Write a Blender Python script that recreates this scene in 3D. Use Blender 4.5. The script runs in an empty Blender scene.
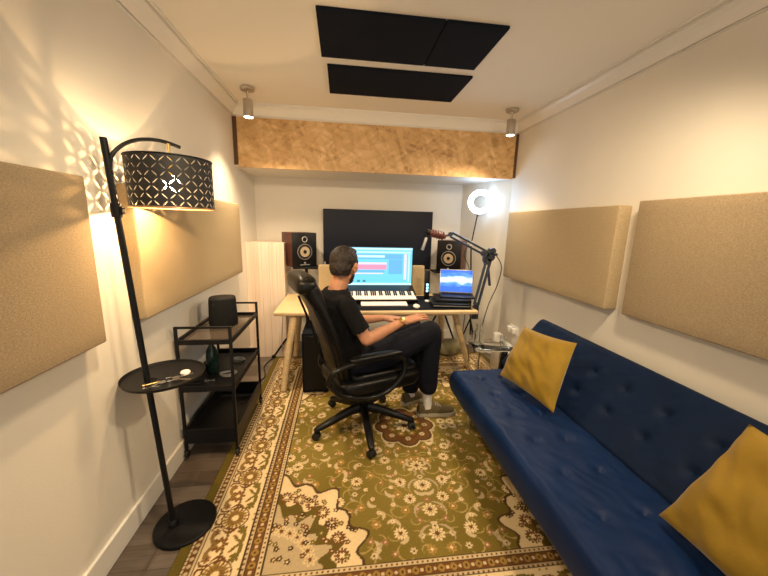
import bpy, bmesh, math, random
import numpy as np
from mathutils import Vector, Matrix, noise
random.seed(7)
PI = math.pi
sc = bpy.context.scene
C = sc.collection

# ------------------------------------------------------------ camera
cam_data = bpy.data.cameras.new('camera')
cam_data.sensor_width = 36.0
cam_data.lens = 329.995 / 768 * 36.0
cam_data.clip_start = 0.02
cam = bpy.data.objects.new('camera', cam_data)
C.objects.link(cam)
R_ = Vector((0.99193637, -0.12420403, 0.02521097))
U_ = Vector((-0.00099077, 0.19131812, 0.98152758))
F_ = Vector((0.126733, 0.97363789, -0.18965234))
m = Matrix.Identity(4)
for i in range(3):
    m[i][0] = R_[i]; m[i][1] = U_[i]; m[i][2] = -F_[i]
m[2][3] = 1.6
cam.matrix_world = m
sc.camera = cam

# ------------------------------------------------------------ world, exposure
sc.view_settings.view_transform = 'Standard'
sc.view_settings.look = 'None'
sc.view_settings.gamma = 1.0
sc.view_settings.use_curve_mapping = False
sc.view_settings.exposure = 0.97
world = bpy.data.worlds.new('world'); sc.world = world
world.use_nodes = True
world.node_tree.nodes['Background'].inputs[0].default_value = (1.0, 0.93, 0.83, 1)
world.node_tree.nodes['Background'].inputs[1].default_value = 0.58

def lamp(name, kind, loc, energy, color, size=0.05, rot=None, spot=None, blend=0.5):
    l = bpy.data.lights.new(name, kind); l.energy = energy; l.color = color
    if kind == 'AREA':
        l.shape = 'DISK'; l.size = size
    else:
        l.shadow_soft_size = size
    if spot: l.spot_size = math.radians(spot); l.spot_blend = blend
    o = bpy.data.objects.new(name, l); C.objects.link(o); o.location = loc
    if rot: o.rotation_euler = rot
    return o

WARM = (1.0, 0.77, 0.49)
# two ceiling spots in view; four unseen lights added nearer the camera as fill
SPOTS_AND_FILL = [(-0.80, 3.2), (1.62, 3.25), (-0.30, 1.1), (1.35, 1.1), (-0.3, -0.5), (1.35, -0.5)]
POWER = [76, 62, 44, 54, 6, 16]
for i, (sx, sy) in enumerate(SPOTS_AND_FILL):
    tgt = Vector(((-0.35, 3.3, 0.4), (0.75, 3.35, 0.4), (0.1, 2.7, 0.2), (0.9, 2.7, 0.2), (sx, sy, 0), (sx, sy, 0))[i])
    q = (tgt - Vector((sx, sy, 2.45))).to_track_quat('-Z', 'Y').to_euler()
    lamp('spot_and_fill_light', 'SPOT', (sx, sy, 2.45), POWER[i], WARM, 0.04 if i < 2 else 0.08, rot=q, spot=118 if i < 2 else 150, blend=1.0)

# ------------------------------------------------------------ materials
def mat(name, col, rough=0.6, metal=0.0, spec=0.5, emis=None, es=0.0, noise_amt=0.0, nscale=20, bump=0.0, bscale=200, trans=0.0, sheen=0.0, alpha=1.0, ior=1.45, coat=0.0, stretch=None, detail=4.0):
    mt = bpy.data.materials.new(name); mt.use_nodes = True
    nt = mt.node_tree; b = nt.nodes['Principled BSDF']
    b.inputs['Base Color'].default_value = (*col, 1)
    b.inputs['Roughness'].default_value = rough
    b.inputs['Metallic'].default_value = metal
    b.inputs['Specular IOR Level'].default_value = spec
    b.inputs['Transmission Weight'].default_value = trans
    b.inputs['IOR'].default_value = ior
    b.inputs['Alpha'].default_value = alpha
    b.inputs['Coat Weight'].default_value = coat
    if sheen:
        b.inputs['Sheen Weight'].default_value = sheen; b.inputs['Sheen Roughness'].default_value = 0.4
    if emis:
        b.inputs['Emission Color'].default_value = (*emis, 1); b.inputs['Emission Strength'].default_value = es
    if noise_amt or bump:
        tc = nt.nodes.new('ShaderNodeTexCoord'); src = tc.outputs['Object']
        if stretch:
            mp = nt.nodes.new('ShaderNodeMapping'); mp.inputs['Scale'].default_value = stretch
            nt.links.new(src, mp.inputs[0]); src = mp.outputs[0]
    if noise_amt:
        n = nt.nodes.new('ShaderNodeTexNoise'); n.inputs['Scale'].default_value = nscale; n.inputs['Detail'].default_value = detail
        nt.links.new(src, n.inputs['Vector'])
        r = nt.nodes.new('ShaderNodeValToRGB')
        a = noise_amt
        r.color_ramp.elements[0].position = 0.3; r.color_ramp.elements[1].position = 0.7
        r.color_ramp.elements[0].color = (*[c * (1 - a) for c in col], 1)
        r.color_ramp.elements[1].color = (*[min(1, c * (1 + a)) for c in col], 1)
        nt.links.new(n.outputs['Fac'], r.inputs['Fac']); nt.links.new(r.outputs['Color'], b.inputs['Base Color'])
    if bump:
        n2 = nt.nodes.new('ShaderNodeTexNoise'); n2.inputs['Scale'].default_value = bscale; n2.inputs['Detail'].default_value = 3
        nt.links.new(src, n2.inputs['Vector'])
        bp = nt.nodes.new('ShaderNodeBump'); bp.inputs['Strength'].default_value = bump; bp.inputs['Distance'].default_value = 0.004
        nt.links.new(n2.outputs['Fac'], bp.inputs['Height']); nt.links.new(bp.outputs['Normal'], b.inputs['Normal'])
    return mt

M = {}
M['wall'] = mat('painted_wall', (0.80, 0.755, 0.665), 0.6, bump=0.15, bscale=120, noise_amt=0.015, nscale=2)
M['ceiling'] = mat('painted_ceiling', (0.90, 0.85, 0.745), 0.7)
M['trim'] = mat('gloss_trim', (0.86, 0.82, 0.74), 0.3)
M['black_metal'] = mat('black_powder_coated_metal', (0.006, 0.006, 0.007), 0.42, spec=0.25)
M['black_plastic'] = mat('black_plastic', (0.006, 0.006, 0.007), 0.38, spec=0.3)
M['leather'] = mat('black_leather', (0.004, 0.004, 0.004), 0.34, bump=0.35, bscale=90, spec=0.3)
M['nickel'] = mat('brushed_nickel', (0.55, 0.51, 0.46), 0.3, metal=1.0)
M['steel'] = mat('polished_steel', (0.75, 0.74, 0.72), 0.2, metal=1.0)
M['brass'] = mat('brass', (0.75, 0.52, 0.20), 0.3, metal=1.0)
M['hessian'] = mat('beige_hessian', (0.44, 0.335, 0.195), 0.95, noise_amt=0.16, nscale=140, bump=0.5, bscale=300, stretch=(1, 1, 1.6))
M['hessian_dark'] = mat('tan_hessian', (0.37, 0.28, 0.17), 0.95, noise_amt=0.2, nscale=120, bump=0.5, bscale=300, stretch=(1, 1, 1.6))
M['charcoal'] = mat('charcoal_felt', (0.006, 0.008, 0.014), 0.95, noise_amt=0.2, nscale=150, spec=0.2)
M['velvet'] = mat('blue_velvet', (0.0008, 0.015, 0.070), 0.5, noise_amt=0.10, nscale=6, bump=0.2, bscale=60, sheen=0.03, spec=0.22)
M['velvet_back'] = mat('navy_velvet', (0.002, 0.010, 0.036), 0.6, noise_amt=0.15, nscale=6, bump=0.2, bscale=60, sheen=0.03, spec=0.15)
M['mustard'] = mat('mustard_velvet', (0.27, 0.165, 0.012), 0.6, noise_amt=0.15, nscale=8, bump=0.2, bscale=90, sheen=0.3, spec=0.3)
M['wood_light'] = mat('light_beech', (0.66, 0.49, 0.27), 0.45, noise_amt=0.12, nscale=6, stretch=(1, 8, 8))
M['speaker_wood'] = mat('reddish_veneer', (0.085, 0.026, 0.018), 0.4, noise_amt=0.2, nscale=8, stretch=(6, 6, 1))
M['cone'] = mat('woven_speaker_cone', (0.42, 0.33, 0.22), 0.5, noise_amt=0.2, nscale=200)
M['dark_rubber'] = mat('black_rubber', (0.008, 0.008, 0.008), 0.6)
M['silver'] = mat('silver_plastic', (0.55, 0.54, 0.52), 0.3, metal=0.7)
M['white_plastic'] = mat('white_plastic', (0.82, 0.80, 0.76), 0.4)
M['tv'] = mat('matt_black_screen', (0.004, 0.006, 0.016), 0.4, spec=0.3)
M['shirt'] = mat('black_cotton', (0.004, 0.004, 0.005), 0.85, noise_amt=0.2, nscale=30, spec=0.2)
M['trousers'] = mat('near_black_trousers', (0.004, 0.005, 0.011), 0.85, noise_amt=0.2, nscale=30, spec=0.25)
M['skin'] = mat('skin', (0.46, 0.22, 0.125), 0.5, noise_amt=0.06, nscale=25, spec=0.4)
M['hair'] = mat('dark_brown_hair', (0.014, 0.008, 0.006), 0.6, noise_amt=0.5, nscale=90, bump=0.8, bscale=160)
M['sock'] = mat('white_sock', (0.75, 0.72, 0.66), 0.9, bump=0.2, bscale=200)
M['shoe'] = mat('olive_canvas', (0.10, 0.075, 0.035), 0.8, noise_amt=0.15, nscale=60)
M['sole'] = mat('pale_rubber_sole', (0.42, 0.37, 0.27), 0.6)
M['key_white'] = mat('white_piano_key', (0.85, 0.83, 0.80), 0.25)
M['glass'] = mat('clear_glass', (0.97, 0.99, 0.98), 0.03, trans=1.0, ior=1.45)
M['dark_bottle'] = mat('dark_green_glass', (0.006, 0.022, 0.016), 0.15, spec=0.6)
M['bag'] = mat('olive_bag_fabric', (0.22, 0.20, 0.11), 0.85, noise_amt=0.3, nscale=14)
M['silicone'] = mat('dark_speaker_mesh', (0.008, 0.009, 0.010), 0.8, spec=0.2, bump=0.3, bscale=400)
M['mic'] = mat('reddish_brown_mic', (0.12, 0.035, 0.03), 0.4)
M['blue_grey'] = mat('blue_grey_metal', (0.07, 0.085, 0.11), 0.35, metal=0.6)
M['foot_pale'] = mat('translucent_diffuser', (0.9, 0.9, 0.9), 0.5)
M['tattoo_skin'] = M['skin']
M['spot_glow'] = mat('spot_lens', (1, 1, 1), 0.4, emis=(1.0, 0.86, 0.62), es=14)
M['bulb'] = mat('bulb_glow', (1, 1, 1), 0.4, emis=(1.0, 0.74, 0.42), es=60)
M['ring'] = mat('ring_glow', (1, 1, 1), 0.4, emis=(0.50, 0.72, 1.0), es=15)
M['led'] = mat('led_display', (0.1, 0.2, 0.3), 0.4, emis=(0.3, 0.8, 1.0), es=2.0)

def nodes(name):
    mt = bpy.data.materials.new(name); mt.use_nodes = True
    nt = mt.node_tree
    return mt, nt, nt.nodes['Principled BSDF'], nt.nodes.new, nt.links.new

# oriented strand board: flake mosaic of stretched voronoi cells
def osb():
    mt, nt, b, N, L = nodes('oriented_strand_board')
    tc = N('ShaderNodeTexCoord')
    wn = N('ShaderNodeTexNoise'); wn.inputs['Scale'].default_value = 6; wn.inputs['Detail'].default_value = 2
    L(tc.outputs['Object'], wn.inputs['Vector'])
    mix = N('ShaderNodeMixRGB'); mix.blend_type = 'ADD'; mix.inputs[0].default_value = 0.12
    L(tc.outputs['Object'], mix.inputs[1]); L(wn.outputs['Color'], mix.inputs[2])
    outs = []
    for ang, sx, sz in ((0.3, 8, 26), (1.2, 7, 24), (-0.6, 9, 30)):
        mp = N('ShaderNodeMapping'); mp.inputs['Rotation'].default_value = (0, ang, 0); mp.vector_type = 'TEXTURE'
        mp.inputs['Scale'].default_value = (1 / sx, 1, 1 / sz)
        L(tc.outputs['Object'], mp.inputs[0])
        v = N('ShaderNodeTexVoronoi'); v.inputs['Scale'].default_value = 1.0; v.voronoi_dimensions = '3D'
        L(mp.outputs[0], v.inputs['Vector'])
        s = N('ShaderNodeSeparateColor'); L(v.outputs['Color'], s.inputs[0]); outs.append(s.outputs[0])
    pick = N('ShaderNodeMath'); pick.operation = 'ADD'; L(outs[1], pick.inputs[0]); L(outs[2], pick.inputs[1]); outs[1] = pick.outputs[0]
    av = N('ShaderNodeMath'); av.operation = 'ADD'; L(outs[0], av.inputs[0]); L(outs[1], av.inputs[1])
    hf = N('ShaderNodeMath'); hf.operation = 'MULTIPLY'; hf.inputs[1].default_value = 0.3333; L(av.outputs[0], hf.inputs[0])
    r = N('ShaderNodeValToRGB'); e = r.color_ramp.elements
    e[0].position = 0.05; e[0].color = (0.36, 0.19, 0.07, 1)
    e[1].position = 0.95; e[1].color = (0.80, 0.55, 0.28, 1)
    x = e.new(0.3); x.color = (0.56, 0.33, 0.13, 1)
    x = e.new(0.6); x.color = (0.66, 0.41, 0.18, 1)
    L(hf.outputs[0], r.inputs[0]); L(r.outputs[0], b.inputs['Base Color'])
    b.inputs['Roughness'].default_value = 0.55
    return mt
M['osb'] = osb()
M['dark_wood'] = mat('dark_brown_wood', (0.10, 0.045, 0.018), 0.6, noise_amt=0.3, nscale=10, stretch=(8, 8, 1))

def floor_mat():
    mt, nt, b, N, L = nodes('grey_brown_laminate')
    tc = N('ShaderNodeTexCoord')
    br = N('ShaderNodeTexBrick'); br.offset = 0.37
    br.inputs['Scale'].default_value = 1.0; br.inputs['Brick Width'].default_value = 0.9; br.inputs['Row Height'].default_value = 0.125
    br.inputs['Mortar Size'].default_value = 0.0012
    br.inputs['Color1'].default_value = (0.085, 0.062, 0.047, 1); br.inputs['Color2'].default_value = (0.18, 0.14, 0.11, 1)
    br.inputs['Mortar'].default_value = (0.04, 0.03, 0.02, 1)
    L(tc.outputs['Object'], br.inputs['Vector'])
    mp = N('ShaderNodeMapping'); mp.inputs['Scale'].default_value = (2, 30, 1); L(tc.outputs['Object'], mp.inputs[0])
    n = N('ShaderNodeTexNoise'); n.inputs['Scale'].default_value = 3; n.inputs['Detail'].default_value = 6; L(mp.outputs[0], n.inputs['Vector'])
    mx = N('ShaderNodeMixRGB'); mx.blend_type = 'OVERLAY'; mx.inputs[0].default_value = 0.5
    L(br.outputs[0], mx.inputs[1]); L(n.outputs['Fac'], mx.inputs[2]); L(mx.outputs[0], b.inputs['Base Color'])
    b.inputs['Roughness'].default_value = 0.38
    return mt
M['floor'] = floor_mat()

def beadboard():
    mt, nt, b, N, L = nodes('pale_tongue_and_groove_boards')
    tc = N('ShaderNodeTexCoord')
    mp = N('ShaderNodeMapping'); mp.inputs['Scale'].default_value = (22, 22, 0.8); L(tc.outputs['Object'], mp.inputs[0])
    n = N('ShaderNodeTexNoise'); n.inputs['Scale'].default_value = 1; n.inputs['Detail'].default_value = 3; L(mp.outputs[0], n.inputs['Vector'])
    r = N('ShaderNodeValToRGB'); e = r.color_ramp.elements
    e[0].position = .35; e[0].color = (0.74, 0.58, 0.46, 1); e[1].position = .65; e[1].color = (0.84, 0.72, 0.60, 1)
    L(n.outputs['Fac'], r.inputs[0]); L(r.outputs[0], b.inputs['Base Color'])
    b.inputs['Roughness'].default_value = 0.5
    return mt
M['bead'] = beadboard()

def shade_mat():
    mt, nt, b, N, L = nodes('perforated_black_shade')
    out = [n for n in nt.nodes if n.type == 'OUTPUT_MATERIAL'][0]
    uv = N('ShaderNodeUVMap'); sp = N('ShaderNodeSeparateXYZ'); L(uv.outputs[0], sp.inputs[0])
    def m(op, a, bb=None, c=None):
        x = N('ShaderNodeMath'); x.operation = op
        for i, v in enumerate((a, bb, c)):
            if v is None: continue
            if isinstance(v, (int, float)): x.inputs[i].default_value = v
            else: L(v, x.inputs[i])
        return x.outputs[0]
    pq = []
    for s in (1, -1):
        t = m('ADD', sp.outputs[0], m('MULTIPLY', sp.outputs[1], s))
        fr = m('FRACT', m('ADD', t, 10.0))
        pq.append(m('ABSOLUTE', m('SUBTRACT', fr, 0.5)))      # 0 mid-cell, .5 at a lattice line
    def slit(line, along):   # lens shaped slit along a lattice line, closed near its nodes
        hw = m('MULTIPLY', m('SUBTRACT', 1.0, m('POWER', m('DIVIDE', along, 0.36), 2.0)), 0.055)
        return m('LESS_THAN', m('SUBTRACT', 0.5, line), hw)
    hole = m('MAXIMUM', slit(pq[0], pq[1]), slit(pq[1], pq[0]))
    vv = sp.outputs[1]
    hole = m('MULTIPLY', hole, m('MULTIPLY', m('GREATER_THAN', vv, 0.06), m('LESS_THAN', vv, 3.53)))
    tr = N('ShaderNodeBsdfTransparent'); mix = N('ShaderNodeMixShader')
    b.inputs['Base Color'].default_value = (0.010, 0.009, 0.008, 1); b.inputs['Roughness'].default_value = 0.6
    L(hole, mix.inputs[0]); L(b.outputs[0], mix.inputs[1]); L(tr.outputs[0], mix.inputs[2]); L(mix.outputs[0], out.inputs[0])
    return mt, hole
M['shade'] = shade_mat()[0]

def attr_mat(name, rough=0.9):
    mt, nt, b, N, L = nodes(name)
    a = N('ShaderNodeVertexColor'); a.layer_name = 'col'
    n = N('ShaderNodeTexNoise'); n.inputs['Scale'].default_value = 260; tc = N('ShaderNodeTexCoord'); L(tc.outputs['Object'], n.inputs['Vector'])
    mx = N('ShaderNodeMixRGB'); mx.blend_type = 'OVERLAY'; mx.inputs[0].default_value = 0.35
    L(a.outputs[0], mx.inputs[1]); L(n.outputs['Fac'], mx.inputs[2]); L(mx.outputs[0], b.inputs['Base Color'])
    b.inputs['Roughness'].default_value = rough; b.inputs['Specular IOR Level'].default_value = 0.15
    return mt
M['rug'] = attr_mat('woven_rug_pile')

def wallpaper_mat():
    mt, nt, b, N, L = nodes('laptop_wallpaper')
    tc = N('ShaderNodeTexCoord'); sp = N('ShaderNodeSeparateXYZ'); L(tc.outputs['Generated'], sp.inputs[0])
    n = N('ShaderNodeTexNoise'); n.inputs['Scale'].default_value = 3.2; n.inputs['Detail'].default_value = 3
    mp = N('ShaderNodeMapping'); mp.inputs['Scale'].default_value = (1, 1, 2.2); L(tc.outputs['Generated'], mp.inputs[0]); L(mp.outputs[0], n.inputs['Vector'])
    ad = N('ShaderNodeMath'); ad.operation = 'MULTIPLY_ADD'; ad.inputs[1].default_value = 0.7; L(n.outputs['Fac'], ad.inputs[0])
    # brighter around the middle height: a pale mountain over blue water
    d = N('ShaderNodeMath'); d.operation = 'SUBTRACT'; d.inputs[1].default_value = 0.55; L(sp.outputs[2], d.inputs[0])
    d2 = N('ShaderNodeMath'); d2.operation = 'ABSOLUTE'; L(d.outputs[0], d2.inputs[0])
    d3 = N('ShaderNodeMath'); d3.operation = 'MULTIPLY_ADD'; d3.inputs[1].default_value = -1.3; d3.inputs[2].default_value = 0.35; L(d2.outputs[0], d3.inputs[0])
    L(d3.outputs[0], ad.inputs[2])
    r = N('ShaderNodeValToRGB'); e = r.color_ramp.elements
    e[0].position = .25; e[0].color = (0.02, 0.12, 0.62, 1); e[1].position = .68; e[1].color = (0.85, 0.92, 1.0, 1)
    x = e.new(.45); x.color = (0.08, 0.28, 0.85, 1)
    L(ad.outputs[0], r.inputs[0]); L(r.outputs[0], b.inputs['Emission Color']); b.inputs['Emission Strength'].default_value = 0.9
    b.inputs['Base Color'].default_value = (0.01, 0.01, 0.01, 1); b.inputs['Roughness'].default_value = 0.2
    return mt
M['wallpaper'] = wallpaper_mat()
def em(name, c, s=1.0): return mat(name, (0.01, 0.01, 0.01), 0.3, emis=c, es=s)
M['scr_blue'] = em('screen_light_blue', (0.16, 0.60, 0.84), 0.72)
M['scr_dark'] = em('screen_mid_blue', (0.13, 0.42, 0.72), 0.72)
M['scr_pale'] = em('screen_pale', (0.55, 0.85, 0.93), 0.72)
M['scr_pink'] = em('screen_pink', (0.85, 0.28, 0.42), 0.72)
M['scr_rose'] = em('screen_pale_pink', (0.80, 0.62, 0.75), 0.72)
M['scr_teal'] = em('screen_teal', (0.03, 0.25, 0.28), 0.72)

# ------------------------------------------------------------ geometry helpers
def box(bm, x0, x1, y0, y1, z0, z1, bev=0.0, seg=2, mtx=None):
    r = bmesh.ops.create_cube(bm, size=1.0)
    vs = r['verts']
    bmesh.ops.scale(bm, vec=(x1 - x0, y1 - y0, z1 - z0), verts=vs)
    bmesh.ops.translate(bm, vec=((x0 + x1) / 2, (y0 + y1) / 2, (z0 + z1) / 2), verts=vs)
    if mtx is not None: bmesh.ops.transform(bm, matrix=mtx, verts=vs)
    if bev > 0:
        es = list({e for v in vs for e in v.link_edges})
        bmesh.ops.bevel(bm, geom=es, offset=bev, segments=seg, profile=0.5, affect='EDGES')

def frame_for(d):
    d = Vector(d).normalized()
    a = Vector((0, 0, 1)) if abs(d.z) < 0.95 else Vector((1, 0, 0))
    u = d.cross(a).normalized(); v = u.cross(d).normalized()
    return u, v

def loft(bm, rings, cap=True):
    """rings: list of lists of Vectors, all the same length"""
    prev = None; allr = []
    for pts in rings:
        vs = [bm.verts.new(p) for p in pts]; allr.append(vs)
        if prev:
            n = len(vs)
            for i in range(n):
                bm.faces.new((prev[i], prev[(i + 1) % n], vs[(i + 1) % n], vs[i]))
        prev = vs
    if cap:
        bm.faces.new(list(reversed(allr[0]))); bm.faces.new(allr[-1])
    return allr

def tube(bm, pts, r, seg=10, cap=True, rs=None):
    pts = [Vector(p) for p in pts]; rings = []
    u = v = None
    for i, p in enumerate(pts):
        if i == 0: d = pts[1] - p
        elif i == len(pts) - 1: d = p - pts[i - 1]
        else: d = (pts[i + 1] - p).normalized() + (p - pts[i - 1]).normalized()
        d.normalize()
        if u is None: u, v = frame_for(d)
        else:
            u = (u - d * u.dot(d)).normalized(); v = u.cross(d).normalized()
        rr = rs[i] if rs else r
        rings.append([p + (u * math.cos(2 * PI * k / seg) + v * math.sin(2 * PI * k / seg)) * rr for k in range(seg)])
    loft(bm, rings, cap)

def smooth_path(pts, n=6):
    P = [Vector(p) for p in pts]; out = []
    Q = [P[0]] + P + [P[-1]]
    for i in range(1, len(Q) - 2):
        for k in range(n):
            t = k / n
            a, b, c, d = Q[i - 1], Q[i], Q[i + 1], Q[i + 2]
            out.append(0.5 * ((2 * b) + (c - a) * t + (2 * a - 5 * b + 4 * c - d) * t * t + (3 * b - a - 3 * c + d) * t ** 3))
    out.append(P[-1])
    return out

def lathe(bm, prof, loc=(0, 0, 0), seg=32, axis=(0, 0, 1), closed=False):
    """prof: list of (r, h) along the axis"""
    ax = Vector(axis).normalized(); u, v = frame_for(ax); o = Vector(loc); rings = []
    for r, h in prof:
        rings.append([o + ax * h + (u * math.cos(2 * PI * k / seg) + v * math.sin(2 * PI * k / seg)) * max(r, 1e-4) for k in range(seg)])
    loft(bm, rings, cap=not closed)
    if closed:
        pass

def torus(bm, loc, R, r, axis=(0, 0, 1), seg=40, s2=10, flat=1.0):
    ax = Vector(axis).normalized(); u, v = frame_for(ax); o = Vector(loc); rings = []
    for k in range(seg):
        a = 2 * PI * k / seg; d = u * math.cos(a) + v * math.sin(a)
        rings.append([bm.verts.new(o + d * (R + r * math.cos(2 * PI * j / s2)) + ax * r * flat * math.sin(2 * PI * j / s2)) for j in range(s2)])
    for k in range(seg):
        A, B = rings[k], rings[(k + 1) % seg]
        for j in range(s2):
            bm.faces.new((A[j], B[j], B[(j + 1) % s2], A[(j + 1) % s2]))

def obj(name, bm, m_, parent=None, smooth=True, loc=None, rot=None):
    bmesh.ops.recalc_face_normals(bm, faces=bm.faces)
    me = bpy.data.meshes.new(name); bm.to_mesh(me); bm.free()
    return link(name, me, m_, parent, smooth, loc, rot)

def link(name, me, m_, parent=None, smooth=True, loc=None, rot=None):
    me.materials.clear()
    for x in (m_ if isinstance(m_, (list, tuple)) else [m_]): me.materials.append(x)
    if smooth:
        me.polygons.foreach_set('use_smooth', [True] * len(me.polygons))
        try: me.set_sharp_from_angle(angle=math.radians(40))
        except Exception: pass
    o = bpy.data.objects.new(name, me); C.objects.link(o)
    if parent: o.parent = parent
    if loc: o.location = loc
    if rot: o.rotation_euler = rot
    return o

def tag(o, label, cat, group=None, kind=None):
    if label: o['label'] = label
    if cat: o['category'] = cat
    if group: o['group'] = group
    if kind: o['kind'] = kind
    return o

def thing(name, label, cat, loc=(0, 0, 0), rz=0.0, group=None):
    o = bpy.data.objects.new(name, None); C.objects.link(o); o.empty_display_size = 0.1
    o.location = loc; o.rotation_euler = (0, 0, rz)
    return tag(o, label, cat, group)

def struct(name, bm, m_, smooth=False, label=None):
    o = obj(name, bm, m_, smooth=smooth); o['kind'] = 'structure'
    if label: o['label'] = label
    return o

def copy_tree(o, parent=None):
    c = o.copy(); C.objects.link(c); c.parent = parent
    for ch in list(o.children): copy_tree(ch, c)
    return c

def BM(): return bmesh.new()

def fuse(bm, voxel, smooth_it=4, noise_amp=0.0, noise_scale=8.0):
    me = bpy.data.meshes.new('tmp'); bmesh.ops.recalc_face_normals(bm, faces=bm.faces); bm.to_mesh(me); bm.free()
    o = bpy.data.objects.new('tmp', me); C.objects.link(o)
    r = o.modifiers.new('r', 'REMESH'); r.mode = 'VOXEL'; r.voxel_size = voxel
    s = o.modifiers.new('s', 'SMOOTH'); s.factor = 0.5; s.iterations = smooth_it
    dg = bpy.context.evaluated_depsgraph_get(); dg.update()
    out = bpy.data.meshes.new_from_object(o.evaluated_get(dg))
    bpy.data.objects.remove(o)
    if noise_amp:
        nv = len(out.vertices); co = np.empty(nv * 3, np.float32); no = np.empty(nv * 3, np.float32)
        out.vertices.foreach_get('co', co); out.vertices.foreach_get('normal', no)
        co = co.reshape(-1, 3); no = no.reshape(-1, 3)
        n_ = np.array([noise.noise(Vector((p[0], p[1], p[2] * 0.6))) + 0.5 * noise.noise(Vector((p[0] * 2, p[1] * 2, p[2] * 1.3))) for p in (co * noise_scale).tolist()], np.float32)
        co = co + no * (n_ * noise_amp)[:, None]
        out.vertices.foreach_set('co', co.ravel()); out.update()
    return out

def chain(bm, pts, rs, seg=14):
    pts = [Vector(p) for p in pts]
    for i, p in enumerate(pts):
        mm = Matrix.Translation(p)
        bmesh.ops.create_uvsphere(bm, u_segments=seg, v_segments=10, radius=rs[i], matrix=mm)
        if i:
            a, b = pts[i - 1], p
            d = b - a; L_ = d.length
            if L_ < 1e-5: continue
            q = d.to_track_quat('Z', 'Y').to_matrix().to_4x4()
            bmesh.ops.create_cone(bm, cap_ends=True, segments=seg, radius1=rs[i - 1], radius2=rs[i], depth=L_, matrix=Matrix.Translation((a + b) / 2) @ q)

def ellipsoid(bm, loc, rad, rot=None, seg=20):
    mm = Matrix.Translation(loc)
    if rot is not None: mm = mm @ rot
    mm = mm @ Matrix.Diagonal((*rad, 1))
    bmesh.ops.create_uvsphere(bm, u_segments=seg, v_segments=seg - 4, radius=1.0, matrix=mm)

# ------------------------------------------------------------ the room
XL, XR, YB, YF, H = -1.075, 1.93, 4.41, -1.6, 2.713
ZC, CW, D1, ZS = 2.606, 0.084, 3.667, 2.137
T = 0.1
b = BM(); box(b, XL - T, XR + T, YF, YB + T, -0.06, 0); struct('floor', b, M['floor'])
b = BM(); box(b, XL - T, XR + T, YF, YB + T, H, H + 0.06); struct('ceiling', b, M['ceiling'])
b = BM(); box(b, XL - T, XL, YF, YB + T, 0, H); struct('wall_left', b, M['wall'])
b = BM(); box(b, XR, XR + T, YF, YB + T, 0, H); struct('wall_right', b, M['wall'])
b = BM(); box(b, XL, XR, YB, YB + T, 0, H); struct('wall_back', b, M['wall'])
# angled wall across the far right corner
b = BM()
pr = [(XR, 3.72), (XR, YB), (1.60, YB)]
loft(b, [[Vector((x, y, 0)) for x, y in pr], [Vector((x, y, ZS)) for x, y in pr]])
struct('wall_corner', b, M['wall'])
# bulkhead: osb front board, pale soffit and dark end strips
b = BM(); box(b, XL, XR, D1 + 0.02, YB, ZS, H); struct('ceiling_bulkhead', b, M['wall'], label='pale painted box of the bulkhead across the back of the room')
b = BM(); box(b, XL + 0.04, XR - 0.03, D1, D1 + 0.02, ZS - 0.004, ZC + 0.01); struct('trim_bulkhead', b, M['osb'], label='chipboard face of the bulkhead over the desk')
b = BM(); box(b, XL, XL + 0.04, D1 - 0.006, D1 + 0.02, ZS + 0.02, ZC + 0.01); struct('trim_1', b, M['dark_wood'])
b = BM(); box(b, XR - 0.03, XR, D1 - 0.006, D1 + 0.02, ZS + 0.01, ZC + 0.01); struct('trim_2', b, M['dark_wood'])
# coved cornice: profile (out from the wall, up)
cov = [(0, 0), (0.013, 0), (0.013, 0.004), (0.002, 0.004), (0.002, 0.012), (0.016, 0.012), (0.020, 0.018), (0.034, 0.042), (0.050, 0.064), (0.068, 0.080), (0.072, 0.082), (0.073, 0.104), (0.082, 0.104), (0.083, 0.096), (0.094, 0.096), (0.094, 0.107), (0, 0.107)]
def cornice(name, a, bb, inn):
    bm = BM(); a = Vector(a); bb = Vector(bb); inn = Vector(inn)
    loft(bm, [[a + inn * p + Vector((0, 0, q)) for p, q in cov], [bb + inn * p + Vector((0, 0, q)) for p, q in cov]])
    struct(name, bm, M['trim'])
cornice('trim_3', (XL, YF, ZC), (XL, D1, ZC), (1, 0, 0))
cornice('trim_4', (XR, YF, ZC), (XR, D1, ZC), (-1, 0, 0))
cornice('trim_5', (XL, D1, ZC), (XR, D1, ZC), (0, -1, 0))
# baseboards
def skirting(name, x0, x1, y0, y1):
    bm = BM(); box(bm, x0, x1, y0, y1, 0, 0.13, 0.006, 2); struct(name, bm, M['trim'])
skirting('baseboard_left', XL, XL + 0.018, YF, 3.9)
skirting('baseboard_right', XR - 0.018, XR, YF, 3.7)
skirting('baseboard_back', -0.65, 1.6, YB - 0.018, YB)
# boarded boxing in the far left corner
b = BM()
n = 5; x0 = XL; x1 = -0.655; w = (x1 - x0) / n
for i in range(n):
    box(b, x0 + i * w + 0.0007, x0 + (i + 1) * w - 0.0007, 3.88, 3.90, 0, 1.365, 0.001, 1)
box(b, x0, x1 - 0.004, 3.895, YB, 0, 1.36)
struct('wall_boxing', b, M['bead'], label='pale boarded boxing in the far left corner')

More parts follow.
